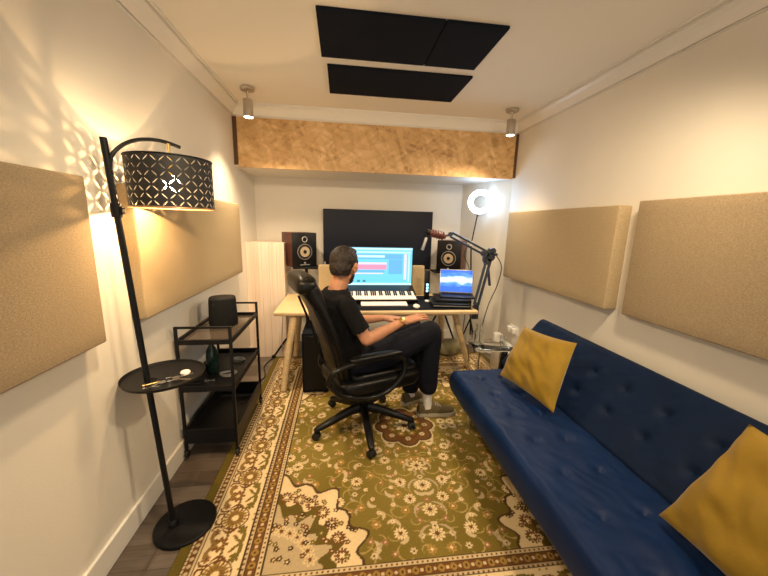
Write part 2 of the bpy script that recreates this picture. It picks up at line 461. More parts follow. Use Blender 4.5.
# ------------------------------------------------------------ acoustic panels
def panel(name, label, group, x0, x1, y0, y1, z0, z1, m_, bev=0.008, cat='acoustic panel'):
    bm = BM(); box(bm, x0, x1, y0, y1, z0, z1, bev, 3)
    bmesh.ops.subdivide_edges(bm, edges=[e for e in bm.edges if e.calc_length() > 0.3], cuts=10, use_grid_fill=True)
    o = obj(name, bm, m_)
    return tag(o, label, cat, group)
gw = 'fabric acoustic panels on the side walls'
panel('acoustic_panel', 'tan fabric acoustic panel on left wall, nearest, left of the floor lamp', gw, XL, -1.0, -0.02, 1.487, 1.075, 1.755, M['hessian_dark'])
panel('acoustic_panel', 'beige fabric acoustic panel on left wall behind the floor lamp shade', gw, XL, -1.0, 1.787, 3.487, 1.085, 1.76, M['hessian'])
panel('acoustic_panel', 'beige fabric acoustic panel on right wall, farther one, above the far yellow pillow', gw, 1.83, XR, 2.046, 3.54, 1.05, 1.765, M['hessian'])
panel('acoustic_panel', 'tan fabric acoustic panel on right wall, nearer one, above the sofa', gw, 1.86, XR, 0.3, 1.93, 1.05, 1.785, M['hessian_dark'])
gc = 'dark panels on the ceiling'
panel('ceiling_panel', 'charcoal ceiling panel nearest the camera, wide left-hand piece', gc, -0.138, 0.567, 2.000, 2.522, 2.698, 2.7135, M['charcoal'], 0.003, 'ceiling panel')
panel('ceiling_panel', 'charcoal ceiling panel nearest the camera, short right-hand piece', gc, 0.571, 0.937, 1.998, 2.517, 2.696, 2.7135, M['charcoal'], 0.003, 'ceiling panel')
panel('ceiling_panel', 'single charcoal ceiling panel nearer the chipboard bulkhead', gc, -0.105, 0.978, 2.640, 3.158, 2.698, 2.7135, M['charcoal'], 0.003, 'ceiling panel')
o = panel('acoustic_panel', 'low beige fabric panel standing on the desk behind the monitor', None, -0.27, 0.99, 3.86, 3.92, 0.762, 1.12, M['hessian'])

# ------------------------------------------------------------ rug
def build_rug():
    cx, cy, hw, hl = 0.50, 2.36, 1.285, 1.49
    st = 0.005
    nx = int(2 * hw / st); ny = int(2 * hl / st)
    xs = (np.arange(nx + 1) / nx * 2 - 1) * hw; ys = (np.arange(ny + 1) / ny * 2 - 1) * hl
    X, Y = np.meshgrid(xs, ys); Uq, Vq = np.abs(X), np.abs(Y)
    rng = np.random.RandomState(5)
    A = lambda *c: np.array(c, float)
    olive = A(0.150, 0.108, 0.018); olive2 = A(0.215, 0.160, 0.034); cream = A(0.70, 0.54, 0.31); brown = A(0.135, 0.058, 0.016)
    dark = A(0.055, 0.030, 0.012); gold = A(0.30, 0.18, 0.045); rose = A(0.30, 0.14, 0.07)
    col = np.zeros(X.shape + (3,)); col[:] = olive
    # soft tone variation of the pile
    tone = 0.5 + 0.5 * np.sin(X * 5.1 + 1.3 * np.sin(Y * 3.3)) * np.cos(Y * 4.3 + np.sin(X * 6))
    col = col + (olive2 - olive) * tone[..., None]
    def put(mask, c): col[mask] = c
    def flower(U, V, x, y, r, n, c1, c2, c3=None, ph=0.0, lim=None):
        dx, dy = U - x, V - y; d = np.hypot(dx, dy); a = np.arctan2(dy, dx) + ph
        pet = r * (0.62 + 0.38 * np.abs(np.cos(a * n / 2)))
        mk = d < pet
        if lim is not None: mk &= lim
        put(mk, c1)
        m2 = (d < pet * 0.62) & (d > r * 0.3)
        if lim is not None: m2 &= lim
        if c3 is not None: put(m2 & (np.abs(np.sin(a * n / 2)) < 0.45), c3)
        m3 = d < r * 0.28
        if lim is not None: m3 &= lim
        put(m3, c2)
    def arc(U, V, x, y, R, a0, a1, w, c, lim=None):
        dx, dy = U - x, V - y; d = np.hypot(dx, dy); a = (np.arctan2(dy, dx) - a0) % (2 * PI)
        span = (a1 - a0) % (2 * PI)
        wt = w * (0.35 + 0.9 * np.sin(np.clip(a / span, 0, 1) * PI))
        mk = (np.abs(d - R) < wt) & (a < span)
        if lim is not None: mk &= lim
        put(mk, c)
    fu, fv = hw - 0.42, hl - 0.42          # half size of the green field
    field = (Uq < fu) & (Vq < fv)
    # vines and leaves of the field
    pts = []
    tries = 0
    while len(pts) < 120 and tries < 9000:
        tries += 1
        p = (rng.uniform(0.0, fu), rng.uniform(0.0, fv))
        if all(math.hypot(p[0] - q[0], p[1] - q[1]) > 0.068 for q in pts): pts.append(p)
    for i, (x, y) in enumerate(pts):
        a0 = rng.uniform(0, 2 * PI); R = rng.uniform(0.025, 0.06)
        arc(Uq, Vq, x + R * 0.8, y, R, a0, a0 + rng.uniform(2, 4), 0.003, A(0.36, 0.27, 0.09), field)
        if i % 3 == 0: arc(Uq, Vq, x, y + R * .6, R * 0.7, a0 + 1, a0 + 3.6, 0.010, cream * 0.75, field)
        if i % 3 == 1: arc(Uq, Vq, x, y + R * .6, R * 0.6, a0 + 2, a0 + 4.2, 0.007, cream * 0.55, field)
    for i, (x, y) in enumerate(pts):
        k = i % 5
        if k == 0: flower(Uq, Vq, x, y, 0.038, 12, cream, brown, olive, lim=field)
        elif k == 1: flower(Uq, Vq, x, y, 0.019, 6, cream * 0.85, dark, None, lim=field)
        elif k == 2: flower(Uq, Vq, x, y, 0.028, 8, gold * 1.2, cream, brown, lim=field)
        elif k == 3: flower(Uq, Vq, x, y, 0.015, 5, cream, rose, None, lim=field)
        else: flower(Uq, Vq, x, y, 0.018, 6, rose, cream, None, lim=field)
    # stem along the axis, near and far of the medallion
    for y in (0.45, 0.62, 0.80, 0.95):
        flower(Uq, Vq, 0.0, y, 0.045, 10, cream, brown, olive, lim=field)
        arc(Uq, Vq, 0.02, y + 0.02, 0.07, PI * 1.5, PI * 2.1, 0.006, cream * 0.6, field)
    # centre medallion
    d = np.hypot(Uq, Vq * 0.95); a = np.arctan2(Vq, Uq)
    rm = 0.20 + 0.04 * np.abs(np.cos(4 * a))
    put(d < rm + 0.012, cream * 0.8); put(d < rm, dark * 1.6); put(d < rm - 0.02, brown * 1.1)
    put(d < 0.115 + 0.02 * np.cos(8 * a), olive * 0.9)
    for k in range(8):
        t = k * PI / 4
        flower(X, Y, 0.165 * math.cos(t), 0.165 * math.sin(t), 0.024, 6, cream * .8, brown)
        flower(X, Y, 0.11 * math.cos(t + .39), 0.11 * math.sin(t + .39), 0.03, 6, gold, cream)
    flower(X, Y, 0, 0, 0.085, 10, cream, brown, gold)
    # corner spandrels, scalloped
    du, dv = fu - Uq, fv - Vq
    rr = np.hypot(du, dv * 0.85); aa = np.arctan2(dv, du)
    rb = 0.43 + 0.055 * np.abs(np.sin(aa * 5)) + 0.03 * np.cos(aa * 20)
    sp = field & (rr < rb)
    put(field & (rr < rb + 0.016), dark * 1.3); put(sp, cream * 0.95)
    inner = field & (rr < rb - 0.185)
    put(field & (rr < rb - 0.12), olive * 0.7); put(inner, cream * 0.6)
    for k in range(7):
        t = 0.12 + k * (PI / 2 - 0.24) / 6; R = 0.37
        flower(du, dv, R * math.cos(t), R * math.sin(t) / 0.85, 0.042, 12, brown, cream, cream, lim=sp)
        flower(du, dv, (R - .15) * math.cos(t + .1), (R - .15) * math.sin(t + .1), 0.036, 7, cream * 0.8, brown, gold, lim=sp)
    for k in range(60):
        x, y = rng.uniform(0, .44), rng.uniform(0, .50)
        flower(du, dv, x, y, 0.016, 5, [brown, olive, dark][k % 3], cream, lim=sp)
    # borders
    e = np.minimum(hw - Uq, hl - Vq)
    along = np.where(hw - Uq < hl - Vq, Vq, Uq)          # position along the band
    def band(a_, b_, c): put((e >= a_) & (e < b_), c)
    band(-1, 0.045, olive * 0.85)
    band(0.045, 0.052, dark); band(0.052, 0.062, cream * 0.8); band(0.062, 0.092, brown); band(0.092, 0.102, cream * 0.8); band(0.102, 0.108, dark)
    band(0.108, 0.315, cream)
    band(0.315, 0.321, dark); band(0.321, 0.337, cream * 0.7); band(0.337, 0.342, dark); band(0.342, 0.388, brown); band(0.388, 0.393, dark); band(0.393, 0.413, cream * 0.8); band(0.413, 0.42, dark)
    s = along
    def strip_dots(e0, per, r, c, off=0.0):
        ds = (s + off) % per - per / 2
        put(np.hypot(ds, e - e0) < r, c)
    strip_dots(0.077, 0.035, 0.010, cream * 0.75); strip_dots(0.365, 0.062, 0.017, gold); strip_dots(0.365, 0.062, 0.006, dark)
    strip_dots(0.365, 0.062, 0.008, cream * .8, 0.031)
    strip_dots(0.057, 0.02, 0.005, brown); strip_dots(0.329, 0.025, 0.006, brown); strip_dots(0.403, 0.025, 0.006, brown)
    bl = (e > 0.112) & (e < 0.311)
    per = 0.30
    q = s % per - per / 2
    E0 = 0.2115
    flower(q, e, 0, E0, 0.066, 18, gold * 0.8, cream, brown, lim=bl)
    mk = bl & (np.abs(np.hypot(q, e - E0) - 0.068) < 0.004); put(mk, brown)
    q2 = (s + per / 2) % per - per / 2
    for k in range(12):
        x, y = rng.uniform(0.0, per / 2), rng.uniform(0.125, 0.30)
        if math.hypot(x, y - E0) < 0.075: continue
        arc(np.abs(q), e, x, y, rng.uniform(.012, .03), rng.uniform(0, 6), rng.uniform(0, 6), 0.005, [olive * .8, brown, gold][k % 3], bl)
    flower(q2, e, 0, E0 - 0.03, 0.042, 8, brown * 1.2, cream, gold, lim=bl)
    for sx in (-1, 1):
        flower(q2 * sx, e, 0.075, E0 + 0.06, 0.026, 6, olive, gold, None, lim=bl)
        flower(q2 * sx, e, 0.07, E0 - 0.068, 0.022, 6, rose * .8, dark, None, lim=bl)
        arc(q2 * sx, e, 0.03, E0 + 0.02, 0.058, 0.4, 2.8, 0.008, olive * 1.1, bl)
        arc(q2 * sx, e, 0.05, E0 - 0.03, 0.05, 3.4, 5.6, 0.008, gold * .8, bl)
        arc(q2 * sx, e, 0.10, E0 - 0.01, 0.035, 1.4, 4.4, 0.006, brown, bl)
    co = np.stack([X + cx, Y + cy, np.full_like(X, 0.010)], -1).reshape(-1, 3)
    N_ = (nx + 1) * (ny + 1)
    idx = np.arange(N_).reshape(ny + 1, nx + 1)
    f = np.stack([idx[:-1, :-1], idx[:-1, 1:], idx[1:, 1:], idx[1:, :-1]], -1).reshape(-1, 4)
    # skirt down to the floor
    ring = np.concatenate([idx[0, :], idx[1:, -1], idx[-1, -2::-1], idx[-2:0:-1, 0]])
    low = co[ring].copy(); low[:, 2] = 0.0005
    base = N_; n_r = len(ring)
    nxt = np.roll(ring, -1); bi = base + np.arange(n_r); bn = base + (np.arange(n_r) + 1) % n_r
    f2 = np.stack([ring, bi, bn, nxt], -1)
    co = np.concatenate([co, low]); f = np.concatenate([f, f2])
    cc = col.reshape(-1, 3); cc = np.concatenate([cc, cc[ring]])
    me = bpy.data.meshes.new('patterned_rug')
    me.vertices.add(len(co)); me.vertices.foreach_set('co', co.ravel())
    me.loops.add(f.size); me.loops.foreach_set('vertex_index', f.ravel().astype(np.int32))
    me.polygons.add(len(f)); me.polygons.foreach_set('loop_start', np.arange(0, f.size, 4, dtype=np.int32))
    try: me.polygons.foreach_set('loop_total', np.full(len(f), 4, dtype=np.int32))
    except Exception: pass
    me.update(calc_edges=True)
    at = me.color_attributes.new('col', 'FLOAT_COLOR', 'POINT')
    at.data.foreach_set('color', np.concatenate([cc, np.ones((len(cc), 1))], 1).astype(np.float32).ravel())
    o = link('patterned_rug', me, M['rug'], smooth=False)
    tag(o, 'large green and cream floral rug with brown guard stripes on the floor', 'rug')
build_rug()

# ------------------------------------------------------------ sofa
def tufted(nu, nv, L_, W_, th, tufts, bulge=0.03, wr=0.004, seed=0, depth=0.022, sig=0.05):
    """closed cushion slab: u along length 0..L, v across 0..W, top at th"""
    bm = BM(); top = []; bot = []
    for i in range(nu + 1):
        rt = []; rb = []
        for j in range(nv + 1):
            u, v = i / nu, j / nv
            # rounded edges
            eu = min(u, 1 - u) * L_; ev = min(v, 1 - v) * W_
            k = 0.05
            def rd(e): 
                if e >= k: return 0.0
                return k - math.sqrt(max(0, k * k - (k - e) ** 2))
            drop = min(th * 0.5, rd(eu) + rd(ev))
            x, y = u * L_, v * W_
            z = th - drop
            for (tx, ty) in tufts:
                d = math.hypot(x - tx, y - ty)
                z -= depth * math.exp(-(d / sig) ** 2) + 0.010 * math.exp(-(d / 0.015) ** 2)
            n = noise.noise(Vector((x * 7 + seed, y * 9, seed))) * wr + abs(noise.noise(Vector((x * 9 + 3 * y + seed, (y * 14), 3.0)))) * wr * 1.5
            if drop < 0.04: z += n
            rt.append(bm.verts.new((x, y, z)))
            rb.append(bm.verts.new((x, y, min(0.5 * th, drop))))
        top.append(rt); bot.append(rb)
    for i in range(nu):
        for j in range(nv):
            bm.faces.new((top[i][j], top[i + 1][j], top[i + 1][j + 1], top[i][j + 1]))
            bm.faces.new((bot[i][j], bot[i][j + 1], bot[i + 1][j + 1], bot[i + 1][j]))
    per = [(i, 0) for i in range(nu)] + [(nu, j) for j in range(nv)] + [(i, nv) for i in range(nu, 0, -1)] + [(0, j) for j in range(nv, 0, -1)]
    for k in range(len(per)):
        a, c = per[k], per[(k + 1) % len(per)]
        bm.faces.new((top[a[0]][a[1]], bot[a[0]][a[1]], bot[c[0]][c[1]], top[c[0]][c[1]]))
    return bm

sofa = thing('sofa_bed', 'navy blue velvet click-clack sofa with button tufting along the right wall', 'sofa', (1.2, 1.5, 0))
SL = 1.86; SW = 0.56
tf = [(u, v) for r_, v in enumerate((0.19, 0.38)) for u in [0.18 + 0.25 * k + (0.0 if r_ else 0.0) for k in range(7)]]
bm = tufted(150, 50, SL, SW, 0.19, tf, seed=2, wr=0.005, depth=0.014, sig=0.035)
# local u runs along +y, v along +x
mt_ = Matrix(((0, 1, 0, 0.885 - 1.2), (1, 0, 0, 0.60 - 1.5), (0, 0, 1, 0.25), (0, 0, 0, 1)))
bmesh.ops.transform(bm, matrix=mt_, verts=bm.verts)
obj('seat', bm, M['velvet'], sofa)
bm = tufted(150, 50, SL + 0.24, 0.56, 0.15, [(u + .1, v) for v in (0.20, 0.37) for u in [0.18 + 0.25 * k for k in range(7)]], seed=9, wr=0.003, depth=0.018, sig=0.035)
ang = math.atan2(0.42, 0.36)
ca, sa = math.cos(ang), math.sin(ang)
# v direction goes up and back, thickness normal faces up and to the room
mt_ = Matrix(((0, sa * 0 + ca, -sa, 1.535 - 1.2), (1, 0, 0, 0.58 - 1.5), (0, sa, ca, 0.30), (0, 0, 0, 1)))
bmesh.ops.transform(bm, matrix=mt_, verts=bm.verts)
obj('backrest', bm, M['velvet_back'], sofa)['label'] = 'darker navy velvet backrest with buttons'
bm = BM(); box(bm, 0.96 - 1.2, 1.55 - 1.2, 0.75 - 1.5, 2.33 - 1.5, 0.20, 0.258, 0.005); obj('frame', bm, M['black_metal'], sofa)
for lx, ly in ((1.0, 0.85), (1.0, 2.25), (1.5, 0.85), (1.5, 2.25)):
    bm = BM(); tube(bm, [(lx - 1.2, ly - 1.5, 0.21), (lx - 1.2, ly - 1.5, 0.011)], 0.02, 12, rs=[0.024, 0.015]); obj('leg', bm, M['steel'], sofa)

def pillow(label, BL, BR, TR, TL, th, seed):
    BL, BR, TR, TL = map(Vector, (BL, BR, TR, TL)); cen = (BL + BR + TR + TL) / 4
    nrm = (BR - BL).cross(TL - BL).normalized(); 
    if nrm.x > 0: nrm = -nrm
    bm = BM(); n = 36; F = []; K = []
    for i in range(n + 1):
        f_ = []; k_ = []
        for j in range(n + 1):
            u, v = i / n, j / n
            su, sv = 2 * u - 1, 2 * v - 1
            # edges pull in between the corners
            pu = su * (1 - 0.06 * (1 - sv * sv)); pv = sv * (1 - 0.06 * (1 - su * su))
            uu, vv = (pu + 1) / 2, (pv + 1) / 2
            p = BL * (1 - uu) * (1 - vv) + BR * uu * (1 - vv) + TR * uu * vv + TL * (1 - uu) * vv
            t = ((1 - su ** 2) * (1 - sv ** 2)) ** 0.42 * th
            r_ = 0.5 * (noise.noise(Vector((u * 3.4 + seed, v * 3.4, seed))) + 0.6 * noise.noise(Vector(((u + v) * 7 + seed, (u - v) * 3, 2.0))))
            wr = r_ * 0.034 * min(1, t / th * 2.0)
            if i in (0, n) or j in (0, n):
                q = bm.verts.new(p - cen); f_.append(q); k_.append(q)
            else:
                f_.append(bm.verts.new(p - cen + nrm * (t + wr))); k_.append(bm.verts.new(p - cen - nrm * (t * 0.8)))
        F.append(f_); K.append(k_)
    for i in range(n):
        for j in range(n):
            bm.faces.new((F[i][j], F[i + 1][j], F[i + 1][j + 1], F[i][j + 1]))
            bm.faces.new((K[i][j], K[i][j + 1], K[i + 1][j + 1], K[i + 1][j]))
    root = obj('pillow', bm, M['mustard'], loc=cen)
    tag(root, label, 'pillow', 'mustard pillows on the sofa')
    # piping seam round the edge
    bm = BM()
    loop = [v for v in []]
    return root
pillow('mustard yellow pillow at the far end of the blue sofa', (1.215, 2.255, .475), (1.305, 1.715, .475), (1.491, 1.831, .885), (1.375, 2.25, .865), 0.072, 1.0)
pillow('mustard yellow pillow at the near end of the sofa, cut by the frame', (1.27, 0.985, .475), (1.24, 0.50, .475), (1.47, 0.45, .90), (1.505, 0.93, .905), 0.075, 5.0)

# ------------------------------------------------------------ desk
desk = thing('desk', 'long light wood desk with splayed round legs against the back wall', 'desk', (0.36, 3.5, 0))
bm = BM(); box(bm, -0.64 - .36, 1.38 - .36, 3.10 - 3.5, 3.95 - 3.5, 0.722, 0.76, 0.012, 3); obj('desktop', bm, M['wood_light'], desk)
for (tx, ty, fx, fy) in ((-0.46, 3.18, -0.55, 2.99), (-0.47, 3.80, -0.55, 3.84), (1.20, 3.34, 1.44, 3.40), (1.20, 3.85, 1.29, 3.92)):
    bm = BM(); tube(bm, [(tx - .36, ty - 3.5, 0.724), (fx - .36, fy - 3.5, 0.018)], 0.03, 16, rs=[0.037, 0.027]); obj('leg', bm, M['wood_light'], desk)
bm = BM(); box(bm, -0.45 - .36, 1.2 - .36, 3.24 - 3.5, 3.27 - 3.5, 0.675, 0.722); obj('apron', bm, M['wood_light'], desk)
mat_o = BM(); box(mat_o, -0.10, 1.33, 3.145, 3.80, 0.7605, 0.7645, 0.0015, 1)
tag(obj('desk_mat', mat_o, M['charcoal']), 'black desk mat covering the middle and right of the desk', 'desk mat')

# tower under the desk
t = thing('computer_tower', 'black computer tower on the floor under the desk behind the chair', 'computer', (-0.20, 3.14, 0.0))
bm = BM(); box(bm, -0.165, 0.08, -0.2, 0.25, 0.024, 0.60, 0.008); obj('case', bm, M['charcoal'], t)
bm = BM(); box(bm, -0.145, 0.06, -0.206, -0.199, 0.05, 0.58, 0.002, 1); obj('front_panel', bm, M['black_plastic'], t)
for fx, fy in ((-.14, -.17), (.055, -.17), (-.14, .22), (.055, .22)):
    bm = BM(); lathe(bm, [(0.014, 0.0105), (0.016, 0.025)], (fx, fy, 0), 12); obj('foot', bm, M['dark_rubber'], t)

# ------------------------------------------------------------ television
tv = thing('television', 'large black flat television on the back wall behind the desk', 'television', (0.485, 4.41, 1.4))
bm = BM(); box(bm, -0.722, 0.705, -0.075, -0.03, -0.385, 0.375, 0.006); obj('bezel', bm, M['black_plastic'], tv)
bm = BM(); box(bm, -0.714, 0.697, -0.078, -0.074, -0.368, 0.367); obj('screen', bm, M['tv'], tv, smooth=False)
bm = BM(); box(bm, -0.2, 0.2, -0.03, 0.0, -0.15, 0.15); obj('wall_bracket', bm, M['black_metal'], tv)
bm = BM(); box(bm, -0.712, -0.695, -0.0795, -0.0775, -0.355, -0.295); o = obj('sticker', bm, M['white_plastic'], tv, smooth=False); o['label'] = 'small white sticker'

# ------------------------------------------------------------ monitor
mo = thing('monitor', 'wide computer monitor showing a light blue track arrangement on the desk', 'monitor', (0.41, 3.78, 0.7655))
mw, mh = 0.405, 0.218; mz = 0.352
bm = BM(); box(bm, -mw - .008, mw + .008, 0.0, 0.03, mz - mh - .008, mz + mh + .008, 0.004); obj('housing', bm, M['black_plastic'], mo)
scr = BM(); box(scr, -mw, mw, -0.002, 0.001, mz - mh, mz + mh); so = obj('screen', scr, M['scr_blue'], mo, smooth=False)
def rect(nm, m_, x0, x1, z0, z1, lift=0.0035):
    bm = BM(); box(bm, -mw + 2 * mw * x0, -mw + 2 * mw * x1, -lift, -lift + 0.001, mz - mh + 2 * mh * z0, mz - mh + 2 * mh * z1); obj(nm, bm, M[m_], so, smooth=False)
rect('toolbar', 'scr_pale', 0.0, 1.0, 0.945, 0.99)
rect('toolbar', 'scr_pale', 0.02, 0.98, 0.86, 0.90)
rect('track_lane', 'scr_dark', 0.0, 0.86, 0.70, 0.83, 0.003)
rect('track_clip', 'scr_pale', 0.18, 0.60, 0.74, 0.80)
rect('track_lane', 'scr_dark', 0.66, 0.86, 0.30, 0.69, 0.003)
rect('track_clip', 'scr_rose', 0.05, 0.63, 0.56, 0.61)
rect('track_clip', 'scr_pink', 0.05, 0.63, 0.42, 0.55)
rect('track_clip', 'scr_rose', 0.10, 0.58, 0.30, 0.33)
rect('track_clip', 'scr_dark', 0.05, 0.60, 0.35, 0.40)
rect('mixer_strip', 'scr_rose', 0.885, 0.92, 0.15, 0.84)
rect('mixer_strip', 'scr_pale', 0.945, 0.965, 0.10, 0.84)
rect('transport_bar', 'scr_pale', 0.0, 1.0, 0.0, 0.06)
rect('transport_button', 'scr_teal', 0.21, 0.25, 0.08, 0.14); rect('transport_button', 'scr_teal', 0.29, 0.33, 0.08, 0.14)
bm = BM(); box(bm, -0.03, 0.03, 0.03, 0.06, 0.01, mz + 0.05, 0.004); box(bm, -0.12, 0.12, -0.03, 0.075, 0.0005, 0.012, 0.004); obj('stand', bm, M['black_metal'], mo)

# ------------------------------------------------------------ keyboards
kb = thing('piano_keyboard', 'black piano keyboard controller with white keys in front of the monitor', 'keyboard', (0.43, 3.56, 0.765))
tilt = Matrix.Rotation(math.radians(17), 4, 'X')
KW = 0.385
bm = BM(); box(bm, -KW, KW, -0.16, 0.17, 0.058, 0.10, 0.006, mtx=tilt); obj('case', bm, M['black_plastic'], kb)
for sx in (-0.36, 0.36):
    bm = BM(); box(bm, sx - .015, sx + .015, -0.12, 0.12, 0.0, 0.07, 0.003); obj('riser', bm, M['black_metal'], kb)
nk = 32; kw = 2 * (KW - 0.02) / nk
wk = None
for i in range(nk):
    x = -KW + 0.02 + i * kw
    if wk is None:
        bm = BM(); box(bm, 0.0008, kw - 0.0008, -0.155, 0.02, 0.096, 0.108, 0.001, 1, mtx=tilt); wk = obj('white_key', bm, M['key_white'], kb); c = wk
    else:
        c = wk.copy(); C.objects.link(c)
    c.location = (x, 0, 0)
bk = None
for i in range(nk):
    if i % 7 in (2, 6): continue
    x = -KW + 0.02 + (i + 1) * kw
    if bk is None:
        bm = BM(); box(bm, -kw * .3, kw * .3, -0.08, 0.02, 0.106, 0.118, 0.001, 1, mtx=tilt); bk = obj('black_key', bm, M['black_plastic'], kb); c = bk
    else:
        c = bk.copy(); C.objects.link(c)
    c.location = (x, 0, 0)
k2 = thing('computer_keyboard', 'slim white computer keyboard in front of the black piano keyboard', 'keyboard', (0.44, 3.325, 0.774))
k2.rotation_euler = (math.radians(14), 0, 0)
bm = BM(); box(bm, -0.20, 0.20, 0.035, 0.05, -0.020, 0.004, 0.002); obj('foot', bm, M['silver'], k2)
bm = BM(); box(bm, -0.245, 0.245, -0.04, 0.05, 0.0, 0.009, 0.002); obj('base', bm, M['silver'], k2)
bm = BM()
for r_ in range(4):
    for c_ in range(17):
        box(bm, -0.24 + c_ * 0.0283, -0.24 + c_ * 0.0283 + 0.026, -0.037 + r_ * 0.0215, -0.037 + r_ * 0.0215 + 0.0195, 0.009, 0.0125)
obj('keycaps', bm, M['key_white'], k2, smooth=False)
bm = BM(); ellipsoid(bm, (0, 0, 0.012), (0.036, 0.055, 0.022)); bmesh.ops.bisect_plane(bm, geom=bm.verts[:] + bm.edges[:] + bm.faces[:], plane_co=(0, 0, 0.0), plane_no=(0, 0, -1), clear_outer=True)
for v in bm.verts: v.co.z = max(v.co.z, 0.0)
ms = obj('computer_mouse', bm, M['key_white'], loc=(0.765, 3.24, 0.765)); tag(ms, 'white computer mouse at the front edge of the desk', 'mouse')
bm = BM(); box(bm, -0.003, 0.003, -0.003, 0.012, 0.033, 0.0355, 0.001); obj('scroll_wheel', bm, M['silver'], ms, loc=(0, 0.02, -0.001))

# black slim display device, white puck beside
t = thing('level_meter', 'slim upright black device with glowing blue lights between monitor and laptop', 'audio device', (0.965, 3.62, 0.765))
bm = BM(); box(bm, -0.028, 0.028, -0.02, 0.02, 0.0, 0.33, 0.005); obj('body', bm, M['black_plastic'], t)
for z_ in (0.09, 0.125, 0.16):
    bm = BM(); box(bm, -0.012, 0.012, -0.0215, -0.019, z_, z_ + 0.024); obj('display', bm, M['led'], t, smooth=False)
bm = BM(); lathe(bm, [(0.03, 0), (0.033, 0.004), (0.03, 0.014), (0.005, 0.016)], (0, 0, 0), 24)
tag(obj('coaster', bm, M['white_plastic'], loc=(0.95, 3.50, 0.7651)), 'small round white puck on the desk left of the laptop', 'coaster')

# laptop on a stack of dark gear
t = thing('equipment_case', 'flat black equipment case on the desk, lower one under the laptop', 'case', (1.16, 3.36, 0.765), math.radians(-8))
bm = BM(); box(bm, -0.21, 0.19, -0.17, 0.17, 0.0, 0.045, 0.006); obj('body', bm, M['black_plastic'], t)
bm = BM(); box(bm, -0.20, 0.18, -0.172, -0.169, 0.018, 0.024); obj('edge_strip', bm, M['silver'], t)
t = thing('equipment_case', 'flat black equipment case directly beneath the open laptop', 'case', (1.20, 3.41, 0.8105), math.radians(-10))
bm = BM(); box(bm, -0.20, 0.18, -0.16, 0.16, 0.0, 0.028, 0.006); obj('body', bm, M['black_plastic'], t)
lt = thing('laptop', 'open laptop with blue mountain wallpaper on its screen at the right of the desk', 'laptop', (1.265, 3.46, 0.839), math.radians(-14))
bm = BM(); box(bm, -0.185, 0.185, -0.155, 0.09, 0.0, 0.016, 0.004); obj('base', bm, M['black_plastic'], lt)
bm = BM()
for r_ in range(5):
    for c_ in range(13):
        box(bm, -0.165 + c_ * 0.0255, -0.165 + c_ * 0.0255 + 0.022, -0.03 + r_ * 0.021, -0.03 + r_ * 0.021 + 0.018, 0.016, 0.0185)
obj('keys', bm, M['charcoal'], lt, smooth=False)
lid = BM(); tl = Matrix.Translation((0, 0.09, 0.016)) @ Matrix.Rotation(math.radians(-14), 4, 'X')
box(lid, -0.185, 0.185, -0.003, 0.005, 0, 0.265, 0.003, mtx=tl); ld = obj('lid', lid, M['silver'], lt)
bm = BM(); box(bm, -0.178, 0.178, -0.0045, -0.003, 0.010, 0.257, mtx=tl); obj('screen', bm, M['wallpaper'], ld, smooth=False)

# ------------------------------------------------------------ studio speakers on tripod stands
def make_speaker(label, loc, rz):
    t = thing('studio_speaker', label, 'speaker', loc, rz, 'pair of studio monitor speakers')
    w_, d_, h_ = 0.155, 0.29, 0.395
    bm = BM(); box(bm, -w_, w_, 0.012, d_, 0, h_, 0.004); obj('cabinet', bm, M['speaker_wood'], t)
    bm = BM(); box(bm, -w_ + .001, w_ - .001, 0.0, 0.013, 0.001, h_ - .001, 0.004); obj('baffle', bm, M['black_plastic'], t)
    bm = BM(); lathe(bm, [(0.086, -0.002), (0.093, 0.003), (0.092, 0.006), (0.087, 0.006), (0.084, 0.0)], (0, 0, 0.175), 40, (0, -1, 0)); obj('woofer_ring', bm, M['silver'], t)
    bm = BM(); lathe(bm, [(0.084, 0.003), (0.074, 0.007), (0.064, 0.003), (0.060, 0.0)], (0, -0.003, 0.175), 40, (0, -1, 0)); obj('woofer_surround', bm, M['dark_rubber'], t)
    bm = BM(); lathe(bm, [(0.060, 0.005), (0.028, -0.002)], (0, -0.003, 0.175), 40, (0, -1, 0)); wf = obj('woofer', bm, M['cone'], t)
    bm = BM(); ellipsoid(bm, (0, -0.006, 0.175), (0.022, 0.010, 0.022)); obj('dust_cap', bm, M['black_plastic'], wf)
    bm = BM(); torus(bm, (0, -0.003, 0.318), 0.030, 0.006, (0, -1, 0), 32, 8); obj('tweeter_ring', bm, M['silver'], t)
    bm = BM(); ellipsoid(bm, (0, -0.002, 0.318), (0.016, 0.008, 0.016)); obj('tweeter', bm, M['black_plastic'], t)
    bm = BM(); box(bm, -0.012, 0.012, -0.003, 0.001, 0.035, 0.055, 0.001); box(bm, -0.06, 0.06, -0.002, 0.001, 0.018, 0.027, 0.001); obj('port', bm, M['silver'], t)
    return t
